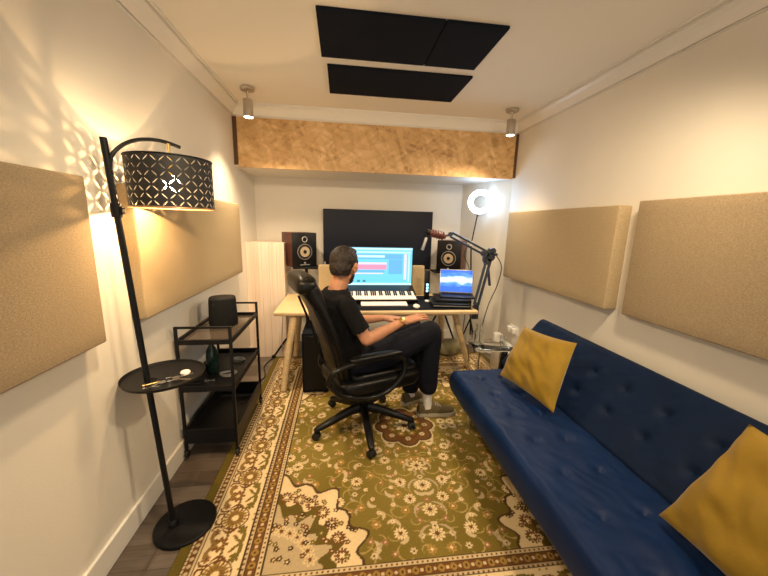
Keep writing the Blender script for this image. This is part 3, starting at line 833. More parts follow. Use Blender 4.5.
def make_stand(label, loc, top, rot0, spread=0.30):
    t = thing('speaker_stand', label, 'stand', loc, 0, 'speaker stands behind the desk')
    bm = BM(); box(bm, -0.14, 0.14, -0.11, 0.15, top - 0.02, top, 0.003); obj('top_plate', bm, M['black_metal'], t)
    bm = BM(); tube(bm, [(0, 0, 0.16), (0, 0, top - 0.02)], 0.017, 12); obj('pole', bm, M['black_metal'], t)
    bm = BM(); lathe(bm, [(0.03, 0), (0.034, 0.01), (0.034, 0.07), (0.03, 0.08)], (0, 0, 0.50), 16); obj('collar', bm, M['black_plastic'], t)
    for k in range(3):
        a = rot0 + k * 2 * PI / 3
        if k: spread = 0.27
        bm = BM(); tube(bm, [(0.02 * math.cos(a), 0.02 * math.sin(a), 0.53), (spread * math.cos(a), spread * math.sin(a), 0.025)], 0.012, 8)
        box(bm, -0.02, 0.02, -0.02, 0.02, 0.0, 0.03, 0.004, mtx=Matrix.Translation((spread * math.cos(a), spread * math.sin(a), 0.012)))
        obj('leg', bm, M['black_metal'], t)
    return t
make_stand('black tripod speaker stand behind the left end of the desk', (-0.42, 4.0, 0), 1.085, math.radians(205.3), 0.42)
make_stand('black tripod speaker stand behind the right end of the desk', (1.31, 4.12, 0), 1.025, math.radians(-55))
make_speaker('studio speaker in reddish wood left of the television', (-0.43, 3.95, 1.086), math.radians(32))
make_speaker('studio speaker in reddish wood right of the television behind the laptop', (1.32, 3.98, 1.026), math.radians(-34))

# ------------------------------------------------------------ ring light
rl = thing('ring_light', 'glowing white ring light on a black stand in the back right corner', 'ring light', (1.58, 3.98, 0))
rc = Vector((0.083, -0.03, 1.895))
ax = Vector((-0.35, -1, -0.1)).normalized()
bm = BM(); torus(bm, rc, 0.112, 0.030, ax, 56, 12, 0.35); obj('ring_tube', bm, M['ring'], rl)
bm = BM(); torus(bm, rc - ax * 0.014, 0.112, 0.026, ax, 56, 12, 0.4); obj('back_shell', bm, M['black_plastic'], rl)
bm = BM(); tube(bm, [(0.10, 0, 0.2), (0.02, 0, 1.38)], 0.009, 10); tube(bm, [(0.02, 0, 1.38), (0.072, -0.01, 1.765)], 0.0075, 10); obj('pole', bm, M['black_metal'], rl)
bm = BM(); lathe(bm, [(0.016, 0), (0.02, 0.01), (0.02, 0.05), (0.016, 0.06)], (0.02, 0, 1.36), 14); obj('collar', bm, M['white_plastic'], rl)
for k in range(3):
    a = 0.6 + k * 2 * PI / 3
    bm = BM(); tube(bm, [(0.085, 0, 0.42), (0.10 + 0.15 * math.cos(a), 0.15 * math.sin(a), 0.012)], 0.009, 8); obj('leg', bm, M['black_metal'], rl)
bm = BM(); tube(bm, smooth_path([(1.55, 3.93, 1.38), (1.50, 3.93, 1.25), (1.58, 3.92, 1.05), (1.56, 3.9, 0.6), (1.52, 3.88, 0.02)]), 0.004, 6)
tag(obj('power_cable', bm, M['dark_rubber']), 'thin black cable hanging from the ring light stand', 'cable')

# ------------------------------------------------------------ microphone arm and microphone
ma = thing('microphone_boom', 'dark scissor microphone boom clamped to the right end of the desk', 'microphone boom', (1.375, 3.22, 0.76))
O = Vector((1.375, 3.22, 0.76))
def loc_(p): return Vector(p) - O
bm = BM(); box(bm, -0.005, 0.045, -0.03, 0.03, 0.0015, 0.02, 0.003); box(bm, 0.008, 0.045, -0.03, 0.03, -0.11, 0.02, 0.003); box(bm, -0.02, 0.045, -0.025, 0.025, -0.115, -0.095, 0.003); tube(bm, [(-0.01, 0, -0.11), (-0.01, 0, -0.04)], 0.008); obj('clamp', bm, M['blue_grey'], ma)
base = Vector((1.40, 3.22, 0.80)); elb = Vector((1.50, 3.22, 1.30)); mic = Vector((1.02, 3.20, 1.50))
bm = BM(); tube(bm, [loc_((1.40, 3.22, 0.765)), loc_(base)], 0.014); tube(bm, [loc_(base + Vector((0, -0.03, 0))), loc_(base + Vector((0, 0.03, 0)))], 0.022); obj('pivot', bm, M['blue_grey'], ma)
def pair(a, c, off, nm):
    d = (c - a).normalized(); s = d.cross(Vector((0, 1, 0))).normalized() * off
    bm = BM()
    for q in (s, -s):
        for yy in (-0.012, 0.012):
            tube(bm, [loc_(a + q + Vector((0, yy, 0))), loc_(c + q + Vector((0, yy, 0)))], 0.0095, 8)
    obj(nm, bm, M['blue_grey'], ma)
pair(base, elb, 0.022, 'lower_arm'); pair(elb + Vector((-0.01, 0, 0.02)), Vector((1.08, 3.21, 1.515)), 0.022, 'upper_arm')
bm = BM()
for dx, dz, r_ in ((0, 0, 0.045), (0.02, 0.06, 0.032), (-0.05, 0.03, 0.034), (-0.02, -0.05, 0.032)):
    tube(bm, [loc_(elb + Vector((dx, -0.035, dz))), loc_(elb + Vector((dx, 0.035, dz)))], r_, 18)
box(bm, *(lambda e: (e.x - 0.07, e.x + 0.02, e.y - 0.02, e.y + 0.02, e.z - 0.05, e.z + 0.06))(loc_(elb)), 0.01)
tube(bm, [loc_(elb + Vector((0.03, -0.05, 0.03))), loc_(elb + Vector((0.03, -0.09, 0.03)))], 0.016)
obj('elbow_joint', bm, M['blue_grey'], ma)
bm = BM(); tube(bm, smooth_path([loc_(elb + Vector((0.06, 0, 0.03))), loc_((1.64, 3.22, 1.2)), loc_((1.60, 3.2, 1.0)), loc_((1.52, 3.2, 0.78)), loc_((1.47, 3.22, 0.45)), loc_((1.50, 3.24, 0.2))]), 0.005, 8); obj('cable', bm, M['dark_rubber'], ma)
bm = BM(); tube(bm, [loc_(elb + Vector((-0.0, 0.0, -0.14))), loc_(elb + Vector((0.03, 0, -0.30)))], 0.014); obj('spring_cover', bm, M['blue_grey'], ma)
bm = BM(); tube(bm, [loc_((1.08, 3.21, 1.515)), loc_((1.02, 3.20, 1.505))], 0.012); lathe(bm, [(0.02, -0.02), (0.024, 0), (0.02, 0.02)], loc_((1.07, 3.21, 1.52)), 16, (0, 1, 0)); obj('head_joint', bm, M['blue_grey'], ma)
mc = thing('microphone', 'reddish brown studio microphone hanging on the scissor boom over the desk', 'microphone', (0.935, 3.19, 1.512))
bm = BM(); lathe(bm, [(0.012, -0.095), (0.028, -0.088), (0.034, -0.05), (0.034, 0.02), (0.030, 0.055), (0.022, 0.08)], (0, 0, 0), 24, (1, 0, -0.22)); obj('body', bm, M['mic'], mc)
bm = BM()
for k in range(5):
    torus(bm, Vector((-0.055 + k * 0.026, 0, 0.012 - k * 0.0057)), 0.036, 0.006, (1, 0, -0.22), 24, 8)
obj('shock_mount', bm, M['mic'], mc)
bm = BM(); lathe(bm, [(0.010, -0.13), (0.030, -0.12), (0.033, -0.085)], (0, 0, 0), 24, (1, 0, -0.22)); obj('grille', bm, M['black_metal'], mc)
bm = BM(); box(bm, -0.014, 0.014, -0.012, 0.012, -0.16, -0.03, 0.006, mtx=Matrix.Translation((-0.105, 0, 0.0)) @ Matrix.Rotation(0.28, 4, 'Y')); obj('handle', bm, M['silver'], mc)['label'] = 'grey handle hanging below the microphone'

# ------------------------------------------------------------ glass side table and things on it
st_ = thing('side_table', 'small glass-topped side table between the desk and the far sofa end', 'side table', (1.46, 2.93, 0))
bm = BM(); box(bm, -0.20, 0.20, -0.17, 0.17, 0.452, 0.462, 0.002); obj('tabletop', bm, M['glass'], st_)
for sx, sy in ((-.17, -.12), (.12, -.12), (-.17, .12), (.17, .12)):
    bm = BM()
    if sx == .12: box(bm, -0.022, 0.022, -0.022, 0.022, 0.0, 0.44, 0.002, mtx=Matrix.Translation((0.035, -.12, 0.0115)) @ Matrix.Shear('XY', 4, (0.12, 0.0)))
    else: tube(bm, [(sx, sy, 0.0155), (sx, sy, 0.45)], 0.008, 10)
    lg = obj('leg', bm, M['black_metal'] if sx == .12 else M['steel'], st_)
    if sx == .12: lg['label'] = 'thick black front leg'
bm = BM()
for sy in (-.105, .105):
    box(bm, -0.12, 0.15, sy - .01, sy + .01, 0.43, 0.452, 0.002)
for sx in (-.14, .14):
    box(bm, sx - .01, sx + .01, -.10, .10, 0.43, 0.452, 0.002)
obj('frame', bm, M['steel'], st_)
bm = BM(); lathe(bm, [(0.05, 0), (0.055, 0.01), (0.056, 0.10), (0.03, 0.15), (0.028, 0.19), (0.033, 0.20), (0.030, 0.199), (0.025, 0.19), (0.027, 0.15), (0.052, 0.10), (0.050, 0.012), (0.001, 0.010)], (0, 0, 0), 28)
tag(obj('carafe', bm, M['glass'], loc=(1.34, 2.97, 0.463)), 'clear glass carafe on the small glass side table', 'carafe')
bm = BM(); lathe(bm, [(0.028, 0), (0.036, 0.10), (0.034, 0.10), (0.027, 0.006), (0.001, 0.006)], (0, 0, 0), 24)
tag(obj('drinking_glass', bm, M['glass'], loc=(1.55, 2.86, 0.463)), 'clear drinking glass on the right of the small side table', 'glass')
bm = BM(); lathe(bm, [(0.032, 0), (0.036, 0.005), (0.036, 0.085), (0.033, 0.085), (0.032, 0.008), (0.001, 0.008)], (0, 0, 0), 24); torus(bm, (0.042, 0, 0.045), 0.022, 0.005, (0, 1, 0), 20, 8)
tag(obj('mug', bm, M['white_plastic'], loc=(1.56, 3.02, 0.463)), 'white mug at the back of the glass side table', 'mug')
# white adaptors on the wall beneath the far right acoustic panel
t = thing('wall_socket', 'white socket plate with plugged adaptors low on the right wall behind the pillow', 'socket', (XR, 3.35, 0.47))
bm = BM(); box(bm, -0.012, 0.0, -0.09, 0.09, -0.045, 0.045, 0.003); obj('plate', bm, M['white_plastic'], t)
for yy in (-0.045, 0.045):
    bm = BM(); box(bm, -0.06, -0.012, yy - .028, yy + .028, -0.03, 0.03, 0.005); obj('plug', bm, M['white_plastic'], t)
bm = BM(); box(bm, 1.70, 1.912, 3.10, 3.40, 0.0, 0.30, 0.01)
tag(obj('storage_box', bm, M['white_plastic']), 'white box on the floor against the right wall behind the sofa end', 'box')

# bag near the wall under the desk
bm = BM()
ellipsoid(bm, (0, 0, 0.10), (0.15, 0.09, 0.105)); ellipsoid(bm, (0.06, 0, 0.15), (0.09, 0.06, 0.06)); ellipsoid(bm, (-0.07, 0, 0.08), (0.09, 0.085, 0.075))
me = fuse(bm, 0.008, 3, 0.008, 16)
zmin = min(v.co.z for v in me.vertices)
for v in me.vertices: v.co.z -= zmin
tag(link('cloth_bag', me, M['bag'], loc=(1.33, 3.76, 0.0105)), 'slumped olive cloth bag on the rug under the right end of the desk', 'bag')

# ------------------------------------------------------------ floor lamp
fl = thing('floor_lamp', 'black arched floor lamp with perforated drum shade and round tray table', 'floor lamp', (-0.822, 1.603, 0))
def L_(p): return Vector(p) - Vector((-0.822, 1.603, 0))
bm = BM(); lathe(bm, [(0.142, 0), (0.147, 0.004), (0.147, 0.020), (0.142, 0.025), (0.02, 0.026)], (0, 0, 0.0), 56); obj('base', bm, M['black_metal'], fl)
pb, pt = Vector((-0.876, 1.59, 0.02)), Vector((-0.985, 1.60, 1.925))
bm = BM(); tube(bm, [L_(pb), L_(pt)], 0.0135, 16); lathe(bm, [(0.026, 0), (0.024, 0.02), (0.015, 0.03)], L_((-0.876, 1.59, 0.026)), 24); obj('pole', bm, M['black_metal'], fl)
bm = BM(); cpos = pb.lerp(pt, 0.845); tube(bm, [L_(cpos - Vector((0, 0, 0.03))), L_(cpos + Vector((0, 0, 0.03)))], 0.021, 16); box(bm, *(lambda q: (q.x, q.x + 0.03, q.y - 0.012, q.y + 0.012, q.z - 0.015, q.z + 0.015))(L_(cpos)), 0.003); obj('clamp', bm, M['black_metal'], fl)
SC = Vector((-0.820, 1.785, 1.650))
bm = BM(); tube(bm, smooth_path([L_((-0.974, 1.601, 1.80)), L_((-0.965, 1.606, 1.855)), L_((-0.943, 1.64, 1.902)), L_((-0.916, 1.69, 1.937)), L_((-0.88, 1.75, 1.957)), L_((-0.839, 1.80, 1.960)), L_((-0.796, 1.85, 1.948))]), 0.0085, 12); obj('arm', bm, M['black_metal'], fl)
# shade
bm = BM(); uvl = bm.loops.layers.uv.new('UVMap')
SR, SH, seg = 0.180, 0.228, 96
rows = 6; V = []
for r_ in range(rows + 1):
    V.append([bm.verts.new((SR * math.cos(2 * PI * k / seg), SR * math.sin(2 * PI * k / seg), SH * r_ / rows)) for k in range(seg)])
ncell = 18
for r_ in range(rows):
    for k in range(seg):
        f = bm.faces.new((V[r_][k], V[r_][(k + 1) % seg], V[r_ + 1][(k + 1) % seg], V[r_ + 1][k]))
        for lp, (a, c) in zip(f.loops, ((k, r_), (k + 1, r_), (k + 1, r_ + 1), (k, r_ + 1))):
            lp[uvl].uv = (a / seg * ncell, c / rows * 3.6)
me = bpy.data.meshes.new('lamp_shade'); bm.to_mesh(me); bm.free()
sh = link('lamp_shade', me, M['shade'], fl, loc=L_(SC)); sh['label'] = 'black drum shade cut with a lattice of slits'
M['shade_rim'] = mat('copper_shade_rim', (0.45, 0.24, 0.12), 0.4, metal=0.4)
for z_ in (0.0, SH):
    bm = BM(); torus(bm, (0, 0, z_), SR, 0.0035, (0, 0, 1), 72, 8); obj('rim', bm, M['shade_rim'] if z_ == 0 else M['black_metal'], sh)
bm = BM()
for k in range(3):
    a = k * 2 * PI / 3 + .4; tube(bm, [(0, 0, SH - 0.01), (SR * math.cos(a), SR * math.sin(a), SH - 0.003)], 0.0025, 6)
tube(bm, [(0, 0, SH - 0.02), (0, 0, SH + 0.072)], 0.007, 10); lathe(bm, [(0.018, 0), (0.02, 0.01), (0.02, 0.05), (0.01, 0.06)], (0, 0, SH - 0.075), 20)
obj('holder', bm, M['brass'], sh)
bm = BM(); lathe(bm, [(0.012, 0.09), (0.018, 0.078), (0.036, 0.05), (0.038, 0.03), (0.027, 0.007), (0.004, 0.0)], (0, 0, 0.075), 24); obj('bulb', bm, M['bulb'], sh)
lamp('bulb_light', 'POINT', (SC.x, SC.y, SC.z + 0.055), 13, (1.0, 0.62, 0.28), 0.012)
# tray
tc_ = Vector((-0.888, 1.675, 0.815))
bm = BM(); lathe(bm, [(0.001, 0), (0.168, 0), (0.178, 0.004), (0.183, 0.018), (0.180, 0.018), (0.174, 0.007), (0.168, 0.005), (0.001, 0.005)], L_(tc_), 64)
obj('tray', bm, M['black_metal'], fl)
# bunch of keys on the tray
kk = thing('key_bunch', 'bunch of keys with a pale round fob on the lamp tray', 'keys', (tc_.x + 0.045, tc_.y - 0.05, tc_.z + 0.0055), 0.5)
kk.scale = (1.35, 1.35, 1.35)
bm = BM(); torus(bm, (0, 0, 0.003), 0.016, 0.0016, (0, 0, 1), 24, 6); obj('key_ring', bm, M['steel'], kk)
for k, (a, mk) in enumerate(((0.2, 'steel'), (3.2, 'brass'), (3.7, 'steel'), (-0.6, 'steel'), (2.5, 'black_metal'))):
    bm = BM(); mm = Matrix.Rotation(a, 4, 'Z') @ Matrix.Translation((0.014, 0, 0.001 * k + 0.0))
    lathe(bm, [(0.013, 0), (0.013, 0.003)], (0.012, 0, 0), 16); box(bm, 0.022, 0.065, -0.004, 0.004, 0, 0.003, 0.0005, 1); box(bm, 0.05, 0.06, -0.007, -0.003, 0, 0.003)
    bmesh.ops.transform(bm, matrix=mm, verts=bm.verts); obj('key', bm, M[mk], kk, smooth=False)
bm = BM(); lathe(bm, [(0.015, 0), (0.018, 0.003), (0.015, 0.008), (0.004, 0.009)], (0.055, 0.035, 0), 24); obj('fob', bm, M['white_plastic'], kk)
t = thing('key_bunch', 'single pale key lying left of the key bunch on the lamp tray', 'keys', (tc_.x - 0.02, tc_.y - 0.13, tc_.z + 0.0055), 0.3)
bm = BM(); lathe(bm, [(0.011, 0), (0.011, 0.003)], (0, 0, 0), 16); box(bm, 0.008, 0.06, -0.004, 0.004, 0, 0.003); obj('key', bm, M['steel'], t, smooth=False)

# ------------------------------------------------------------ trolley
tr = thing('trolley', 'black metal three-tier trolley against the left wall', 'trolley', (-0.875, 2.49, 0))
TX0, TX1, TY0, TY1 = -1.038 + .875, -0.712 + .875, 2.13 - 2.49, 2.80 - 2.49
for px_, py_ in ((TX0, TY0), (TX1, TY0), (TX0, TY1), (TX1, TY1)):
    bm = BM(); box(bm, px_ - .009, px_ + .009, py_ - .009, py_ + .009, 0.075, 0.935, 0.002); obj('post', bm, M['black_metal'], tr)
    bm = BM(); tube(bm, [(px_ - .008, py_, 0.036), (px_ + .008, py_, 0.036)], 0.024, 18); c = obj('caster', bm, M['dark_rubber'], tr)
    bm = BM(); tube(bm, [(px_, py_, 0.062), (px_, py_, 0.08)], 0.008, 10); box(bm, px_ - .014, px_ + .014, py_ - .008, py_ + .008, 0.050, 0.064, 0.002); obj('fork', bm, M['black_metal'], c)
def rail(nm, z_, h_=0.016):
    bm = BM()
    for a, c in (((TX0, TY0), (TX1, TY0)), ((TX1, TY0), (TX1, TY1)), ((TX1, TY1), (TX0, TY1)), ((TX0, TY1), (TX0, TY0))):
        box(bm, min(a[0], c[0]) - .007, max(a[0], c[0]) + .007, min(a[1], c[1]) - .007, max(a[1], c[1]) + .007, z_, z_ + h_, 0.001, 1)
    return bm
# short-end rails at the top, long sides sloping sheets are the tray rims
bm = BM()
for yy in (TY0, TY1): box(bm, TX0, TX1, yy - .007, yy + .007, 0.921, 0.935, 0.002)
obj('handle', bm, M['black_metal'], tr)
obj('top_frame', rail('top_frame', 0.815, 0.032), M['black_metal'], tr)
M['smoke_glass'] = mat('smoked_shelf', (0.09, 0.07, 0.055), 0.12, spec=0.8)
bm = BM(); box(bm, TX0, TX1, TY0, TY1, 0.816, 0.824); obj('top_shelf', bm, M['smoke_glass'], tr, smooth=False)
bm = rail('m', 0.490, 0.04); box(bm, TX0, TX1, TY0, TY1, 0.488, 0.494); obj('middle_shelf', bm, M['black_metal'], tr, smooth=False)
bm = rail('m', 0.115, 0.105); box(bm, TX0, TX1, TY0, TY1, 0.113, 0.119); obj('bottom_shelf', bm, M['black_metal'], tr, smooth=False)
# smart speaker on top
sk = thing('smart_speaker', 'dark rounded smart speaker on the top shelf of the trolley', 'speaker', (-0.895, 2.56, 0.848), 0.3)
bm = BM(); rings = []
for (k, z_) in ((0.80, 0.0), (0.97, 0.004), (1.0, 0.02), (0.94, 0.19), (0.91, 0.202), (0.84, 0.207)):
    rr = []
    for i in range(48):
        a = 2 * PI * i / 48; c_, s_ = math.cos(a), math.sin(a); q = (abs(c_) ** 3.2 + abs(s_) ** 3.2) ** (-1 / 3.2)
        rr.append(Vector((c_ * q * 0.100 * k, s_ * q * 0.100 * k, z_)))
    rings.append(rr)
loft(bm, rings); obj('body', bm, M['silicone'], sk)
bm = BM(); lathe(bm, [(0.082, 0.2072), (0.081, 0.209), (0.001, 0.209)], (0, 0, 0), 36); obj('top_panel', bm, M['black_plastic'], sk)
sk.location.z = 0.8245
# bottle and cables on middle shelf
bm = BM(); lathe(bm, [(0.038, 0), (0.042, 0.01), (0.042, 0.13), (0.036, 0.17), (0.018, 0.21), (0.015, 0.235), (0.019, 0.24), (0.019, 0.262), (0.012, 0.265)], (0, 0, 0), 28)
tag(obj('bottle', bm, M['dark_bottle'], loc=(-0.945, 2.42, 0.4945)), 'dark green bottle on the middle shelf of the trolley', 'bottle')
def coil(label, cx, cy, z, r, seed, mm):
    rnd = random.Random(seed); pts = []
    for k in range(26):
        a = k * 0.75; rr = r * (0.75 + 0.35 * rnd.random())
        pts.append((cx + rr * math.cos(a), cy + rr * 0.8 * math.sin(a), z + 0.004 + 0.0007 * k))
    bm = BM(); tube(bm, smooth_path(pts, 5), 0.003, 6)
    return tag(obj('cable', bm, mm), label, 'cable')
coil('coiled pale grey cable at the front of the trolley middle shelf', -0.82, 2.36, 0.4945, 0.055, 1, M['silver'])
coil('coiled grey cable at the back of the trolley middle shelf', -0.83, 2.62, 0.4945, 0.052, 2, M['silver'])
pl = thing('pliers', 'black handled metal pliers lying on the middle shelf of the trolley', 'pliers', (-0.93, 2.26, 0.495), 0.25)
bm = BM(); box(bm, 0.0, 0.05, -0.009, 0.009, 0.001, 0.010, 0.002); box(bm, -0.012, 0.012, -0.012, 0.012, 0.0, 0.012, 0.003); obj('jaws', bm, M['steel'], pl)
for s_ in (-1, 1):
    bm = BM(); tube(bm, smooth_path([(-0.008, 0.004 * s_, 0.006), (-0.05, 0.022 * s_, 0.006), (-0.12, 0.016 * s_, 0.006)]), 0.0055, 8); obj('handle', bm, M['black_plastic'], pl)

# loose cables on the floor left
bm = BM(); tube(bm, smooth_path([(-0.80, 3.83, 0.012), (-0.86, 3.6, 0.006), (-0.80, 3.3, 0.006), (-0.97, 3.05, 0.006), (-1.02, 2.9, 0.006)]), 0.006, 8)
tag(obj('power_cable', bm, M['dark_rubber']), 'black cable running over the floor behind the trolley', 'cable')
bm = BM(); tube(bm, smooth_path([(-0.60, 3.4, 0.72), (-0.62, 3.42, 0.5), (-0.64, 3.5, 0.25), (-0.60, 3.5, 0.03), (-0.50, 3.38, 0.016), (-0.58, 3.2, 0.016), (-0.72, 3.3, 0.018), (-0.66, 3.55, 0.016)]), 0.0035, 8)
tag(obj('charging_cable', bm, M['silver']), 'thin grey cable hanging from the left end of the desk', 'cable')
bm = BM(); lathe(bm, [(0.03, 0), (0.034, 0.008), (0.03, 0.03), (0.008, 0.034)], (0, 0, 0), 20)
tag(obj('power_adaptor', bm, M['black_plastic'], loc=(-0.90, 3.12, 0.0005)), 'round black plug adaptor on the floor by the trolley', 'adaptor')

# ------------------------------------------------------------ ceiling spots
def make_spot():
    t = thing('ceiling_spotlight', '', 'spotlight')
    bm = BM(); lathe(bm, [(0.055, 0.0), (0.060, -0.004), (0.060, -0.022), (0.054, -0.027)], (0, 0, H), 32); obj('ceiling_plate', bm, M['nickel'], t)
    bm = BM(); tube(bm, [(0, 0, H - 0.025), (0, 0, H - 0.10)], 0.008, 10); obj('stem', bm, M['nickel'], t)
    bm = BM(); lathe(bm, [(0.012, -0.09), (0.036, -0.094), (0.041, -0.10), (0.041, -0.235), (0.037, -0.237), (0.036, -0.225)], (0, 0, H), 32); obj('housing', bm, M['nickel'], t)
    bm = BM(); lathe(bm, [(0.036, -0.226), (0.030, -0.236), (0.001, -0.240)], (0, 0, H), 28); obj('lens', bm, M['spot_glow'], t)
    return t
ps = make_spot()
labs = ['nickel ceiling spotlight on the left by the chipboard bulkhead', 'nickel ceiling spotlight on the right by the chipboard bulkhead']
for i in range(2):
    o = ps if i == 0 else copy_tree(ps)
    o.location = (SPOTS_AND_FILL[i][0], SPOTS_AND_FILL[i][1], 0)
    tag(o, labs[i], 'spotlight', 'nickel ceiling spotlights')

# ------------------------------------------------------------ office chair
HX, HY, HR = 0.17, 2.40, math.radians(20)
ch = thing('office_chair', 'black leather executive office chair with looped arms on five casters', 'chair', (HX, HY, 0), HR)
Z0 = 0.0105
for k, deg in enumerate((203, 275, 347, 59, 131)):
    a = math.radians(deg) - HR; c_, s_ = math.cos(a), math.sin(a)
    bm = BM(); rings = []
    for (d, z_, w_, h_) in ((0.02, 0.175, 0.032, 0.035), (0.12, 0.165, 0.028, 0.028), (0.26, 0.125, 0.027, 0.024), (0.385, 0.090, 0.022, 0.018), (0.405, 0.085, 0.012, 0.010)):
        o_ = Vector((d * c_, d * s_, z_)); lat = Vector((-s_, c_, 0))
        rings.append([o_ + lat * w_ * x + Vector((0, 0, h_ * y)) for x, y in ((-1, -.6), (-.7, -1), (.7, -1), (1, -.6), (1, .5), (.6, 1), (-.6, 1), (-1, .5))])
    loft(bm, rings); leg = obj('base_leg', bm, M['black_plastic'], ch)
    e = Vector((0.388 * c_, 0.388 * s_, 0)); al = a + 0.9 + k * 1.3; lx, ly = math.cos(al), math.sin(al)
    bm = BM()
    for s2 in (-1, 1):
        p_ = e + Vector((lx * 0.017 * s2, ly * 0.017 * s2, Z0 + 0.0285)); lathe(bm, [(0.022, -0.010), (0.028, -0.007), (0.028, 0.007), (0.022, 0.010)], p_, 20, (lx, ly, 0))
    tube(bm, [e + Vector((0, 0, 0.04)), e + Vector((0, 0, 0.088))], 0.009, 10); tube(bm, [e + Vector((-lx * .012, -ly * .012, 0.05)), e + Vector((lx * .012, ly * .012, 0.05))], 0.022, 14)
    obj('caster', bm, M['dark_rubber'], leg)
bm = BM(); lathe(bm, [(0.045, 0.13), (0.05, 0.14), (0.05, 0.205), (0.035, 0.215), (0.033, 0.32), (0.02, 0.325), (0.02, 0.40)], (0, 0, 0), 24); obj('gas_column', bm, M['black_plastic'], ch)
bm = BM(); box(bm, -0.14, 0.14, -0.10, 0.10, 0.385, 0.42, 0.01); tube(bm, [(0, -0.08, 0.40), (0.02, -0.27, 0.395)], 0.007, 8); box(bm, -0.0, 0.04, -0.31, -0.25, 0.388, 0.402, 0.004); obj('tilt_mechanism', bm, M['black_metal'], ch)
# seat cushion
def cushion(bm, cx, cy, cz, hx, hy, hz, e1=0.5, e2=0.35, mtx=None, n=40):
    rings = []
    for i in range(1, n):
        ph = -PI / 2 + PI * i / n
        cp, sp_ = math.copysign(abs(math.cos(ph)) ** e1, math.cos(ph)), math.copysign(abs(math.sin(ph)) ** e1, math.sin(ph))
        rr = []
        for k in range(n):
            th = 2 * PI * k / n
            ct, s_t = math.copysign(abs(math.cos(th)) ** e2, math.cos(th)), math.copysign(abs(math.sin(th)) ** e2, math.sin(th))
            v = Vector((cx + hx * cp * ct, cy + hy * cp * s_t, cz + hz * sp_))
            if mtx is not None: v = mtx @ v
            rr.append(v)
        rings.append(rr)
    loft(bm, rings)
bm = BM(); cushion(bm, 0.05, 0, 0.465, 0.34, 0.27, 0.07); cushion(bm, 0.09, 0, 0.515, 0.29, 0.235, 0.055)
obj('seat', bm, M['leather'], ch)
# reclined back: centre line from the seat up
bl = lambda t_: Vector((-0.205 - 0.28 * t_ + 0.03 * math.sin(t_ * PI), 0, 0.46 + 0.80 * t_))
bm = BM(); rings = []
for i in range(33):
    t_ = i / 32
    p_ = bl(t_); wv = 0.235 * (0.82 + 0.22 * math.sin(min(1, t_ * 1.15) * PI * 0.85))
    if t_ > 0.9: wv *= 1 - 0.25 * ((t_ - 0.9) / 0.1) ** 2
    if t_ < 0.06: wv *= 0.75 + 0.25 * t_ / 0.06
    th_ = 0.040 + 0.008 * abs(math.sin(t_ * 3 * PI)) + (0.014 * math.exp(-((t_ - 0.88) / 0.09) ** 2))
    if t_ > 0.95: th_ *= 1 - 0.5 * ((t_ - 0.95) / 0.05) ** 2
    nrm = Vector((1, 0, 0.22)).normalized()
    rr = []
    for k in range(36):
        a = 2 * PI * k / 36; c_, s_ = math.cos(a), math.sin(a)
        c2 = math.copysign(abs(c_) ** 0.55, c_); s2 = math.copysign(abs(s_) ** 0.75, s_)
        wing = 0.012 * abs(c2) ** 3
        rr.append(p_ + Vector((0, wv * c2, 0)) + nrm * (th_ * s2 + wing))
    rings.append(rr)
loft(bm, rings); bk_ = obj('backrest', bm, M['leather'], ch)
# headrest roll, and stitched lumbar pads on the front
bm = BM()
hm = Matrix.Translation(bl(0.93) + Vector((-0.012, 0, 0.0)))
cushion(bm, 0.0, 0, 0, 0.066, 0.215, 0.07, 0.75, 0.4, mtx=hm); obj('headrest', bm, M['leather'], ch)
bm = BM()
for z_ in (0.25, 0.5):
    cushion(bm, 0, 0, 0, 0.03, 0.18, 0.085, 0.8, 0.5, mtx=Matrix.Translation(bl(z_) + Vector((0.026, 0, 0.01))))
obj('lumbar_pad', bm, M['leather'], ch)
# rear shell line
bm = BM(); 
for s_ in (-1, 1):
    tube(bm, smooth_path([bl(0.75) + Vector((-0.045, 0.232 * s_, 0)), bl(0.4) + Vector((-0.045, 0.242 * s_, 0)), bl(0.05) + Vector((-0.045, 0.20 * s_, 0)), Vector((-0.2, 0.15 * s_, 0.41)), Vector((-0.1, 0.09 * s_, 0.40))]), 0.009, 8)
obj('back_frame', bm, M['black_metal'], ch)
M['arm_gloss'] = mat('satin_black_arm', (0.006, 0.006, 0.006), 0.25, spec=0.35)
for s_ in (-1, 1):
    yy = 0.285 * s_
    P = [(-0.37, yy * .9, 0.56), (-0.34, yy, 0.645), (-0.22, yy, 0.682), (-0.02, yy, 0.697), (0.14, yy, 0.68), (0.195, yy, 0.62), (0.175, yy, 0.53), (0.08, yy * .97, 0.435), (-0.03, yy * .92, 0.40), (-0.14, yy * .92, 0.41), (-0.28, yy * .93, 0.46), (-0.37, yy * .9, 0.56)]
    if s_ > 0: P = [(max(x, -0.26), y_, z_) for x, y_, z_ in P]
    bm = BM(); pts = smooth_path(P, 6)
    rings = []
    for i, p_ in enumerate(pts):
        d = (pts[min(i + 1, len(pts) - 1)] - pts[max(i - 1, 0)]).normalized(); n_ = Vector((0, 1, 0)); q = d.cross(n_).normalized()
        rings.append([p_ + n_ * 0.026 * math.cos(2 * PI * k / 14) + q * 0.018 * math.sin(2 * PI * k / 14) for k in range(14)])
    loft(bm, rings); arm = obj('armrest', bm, M['arm_gloss'], ch)
    bm = BM(); cushion(bm, -0.03, yy, 0.708, 0.20, 0.038, 0.024, 0.7, 0.6); obj('arm_pad', bm, M['leather'], arm)

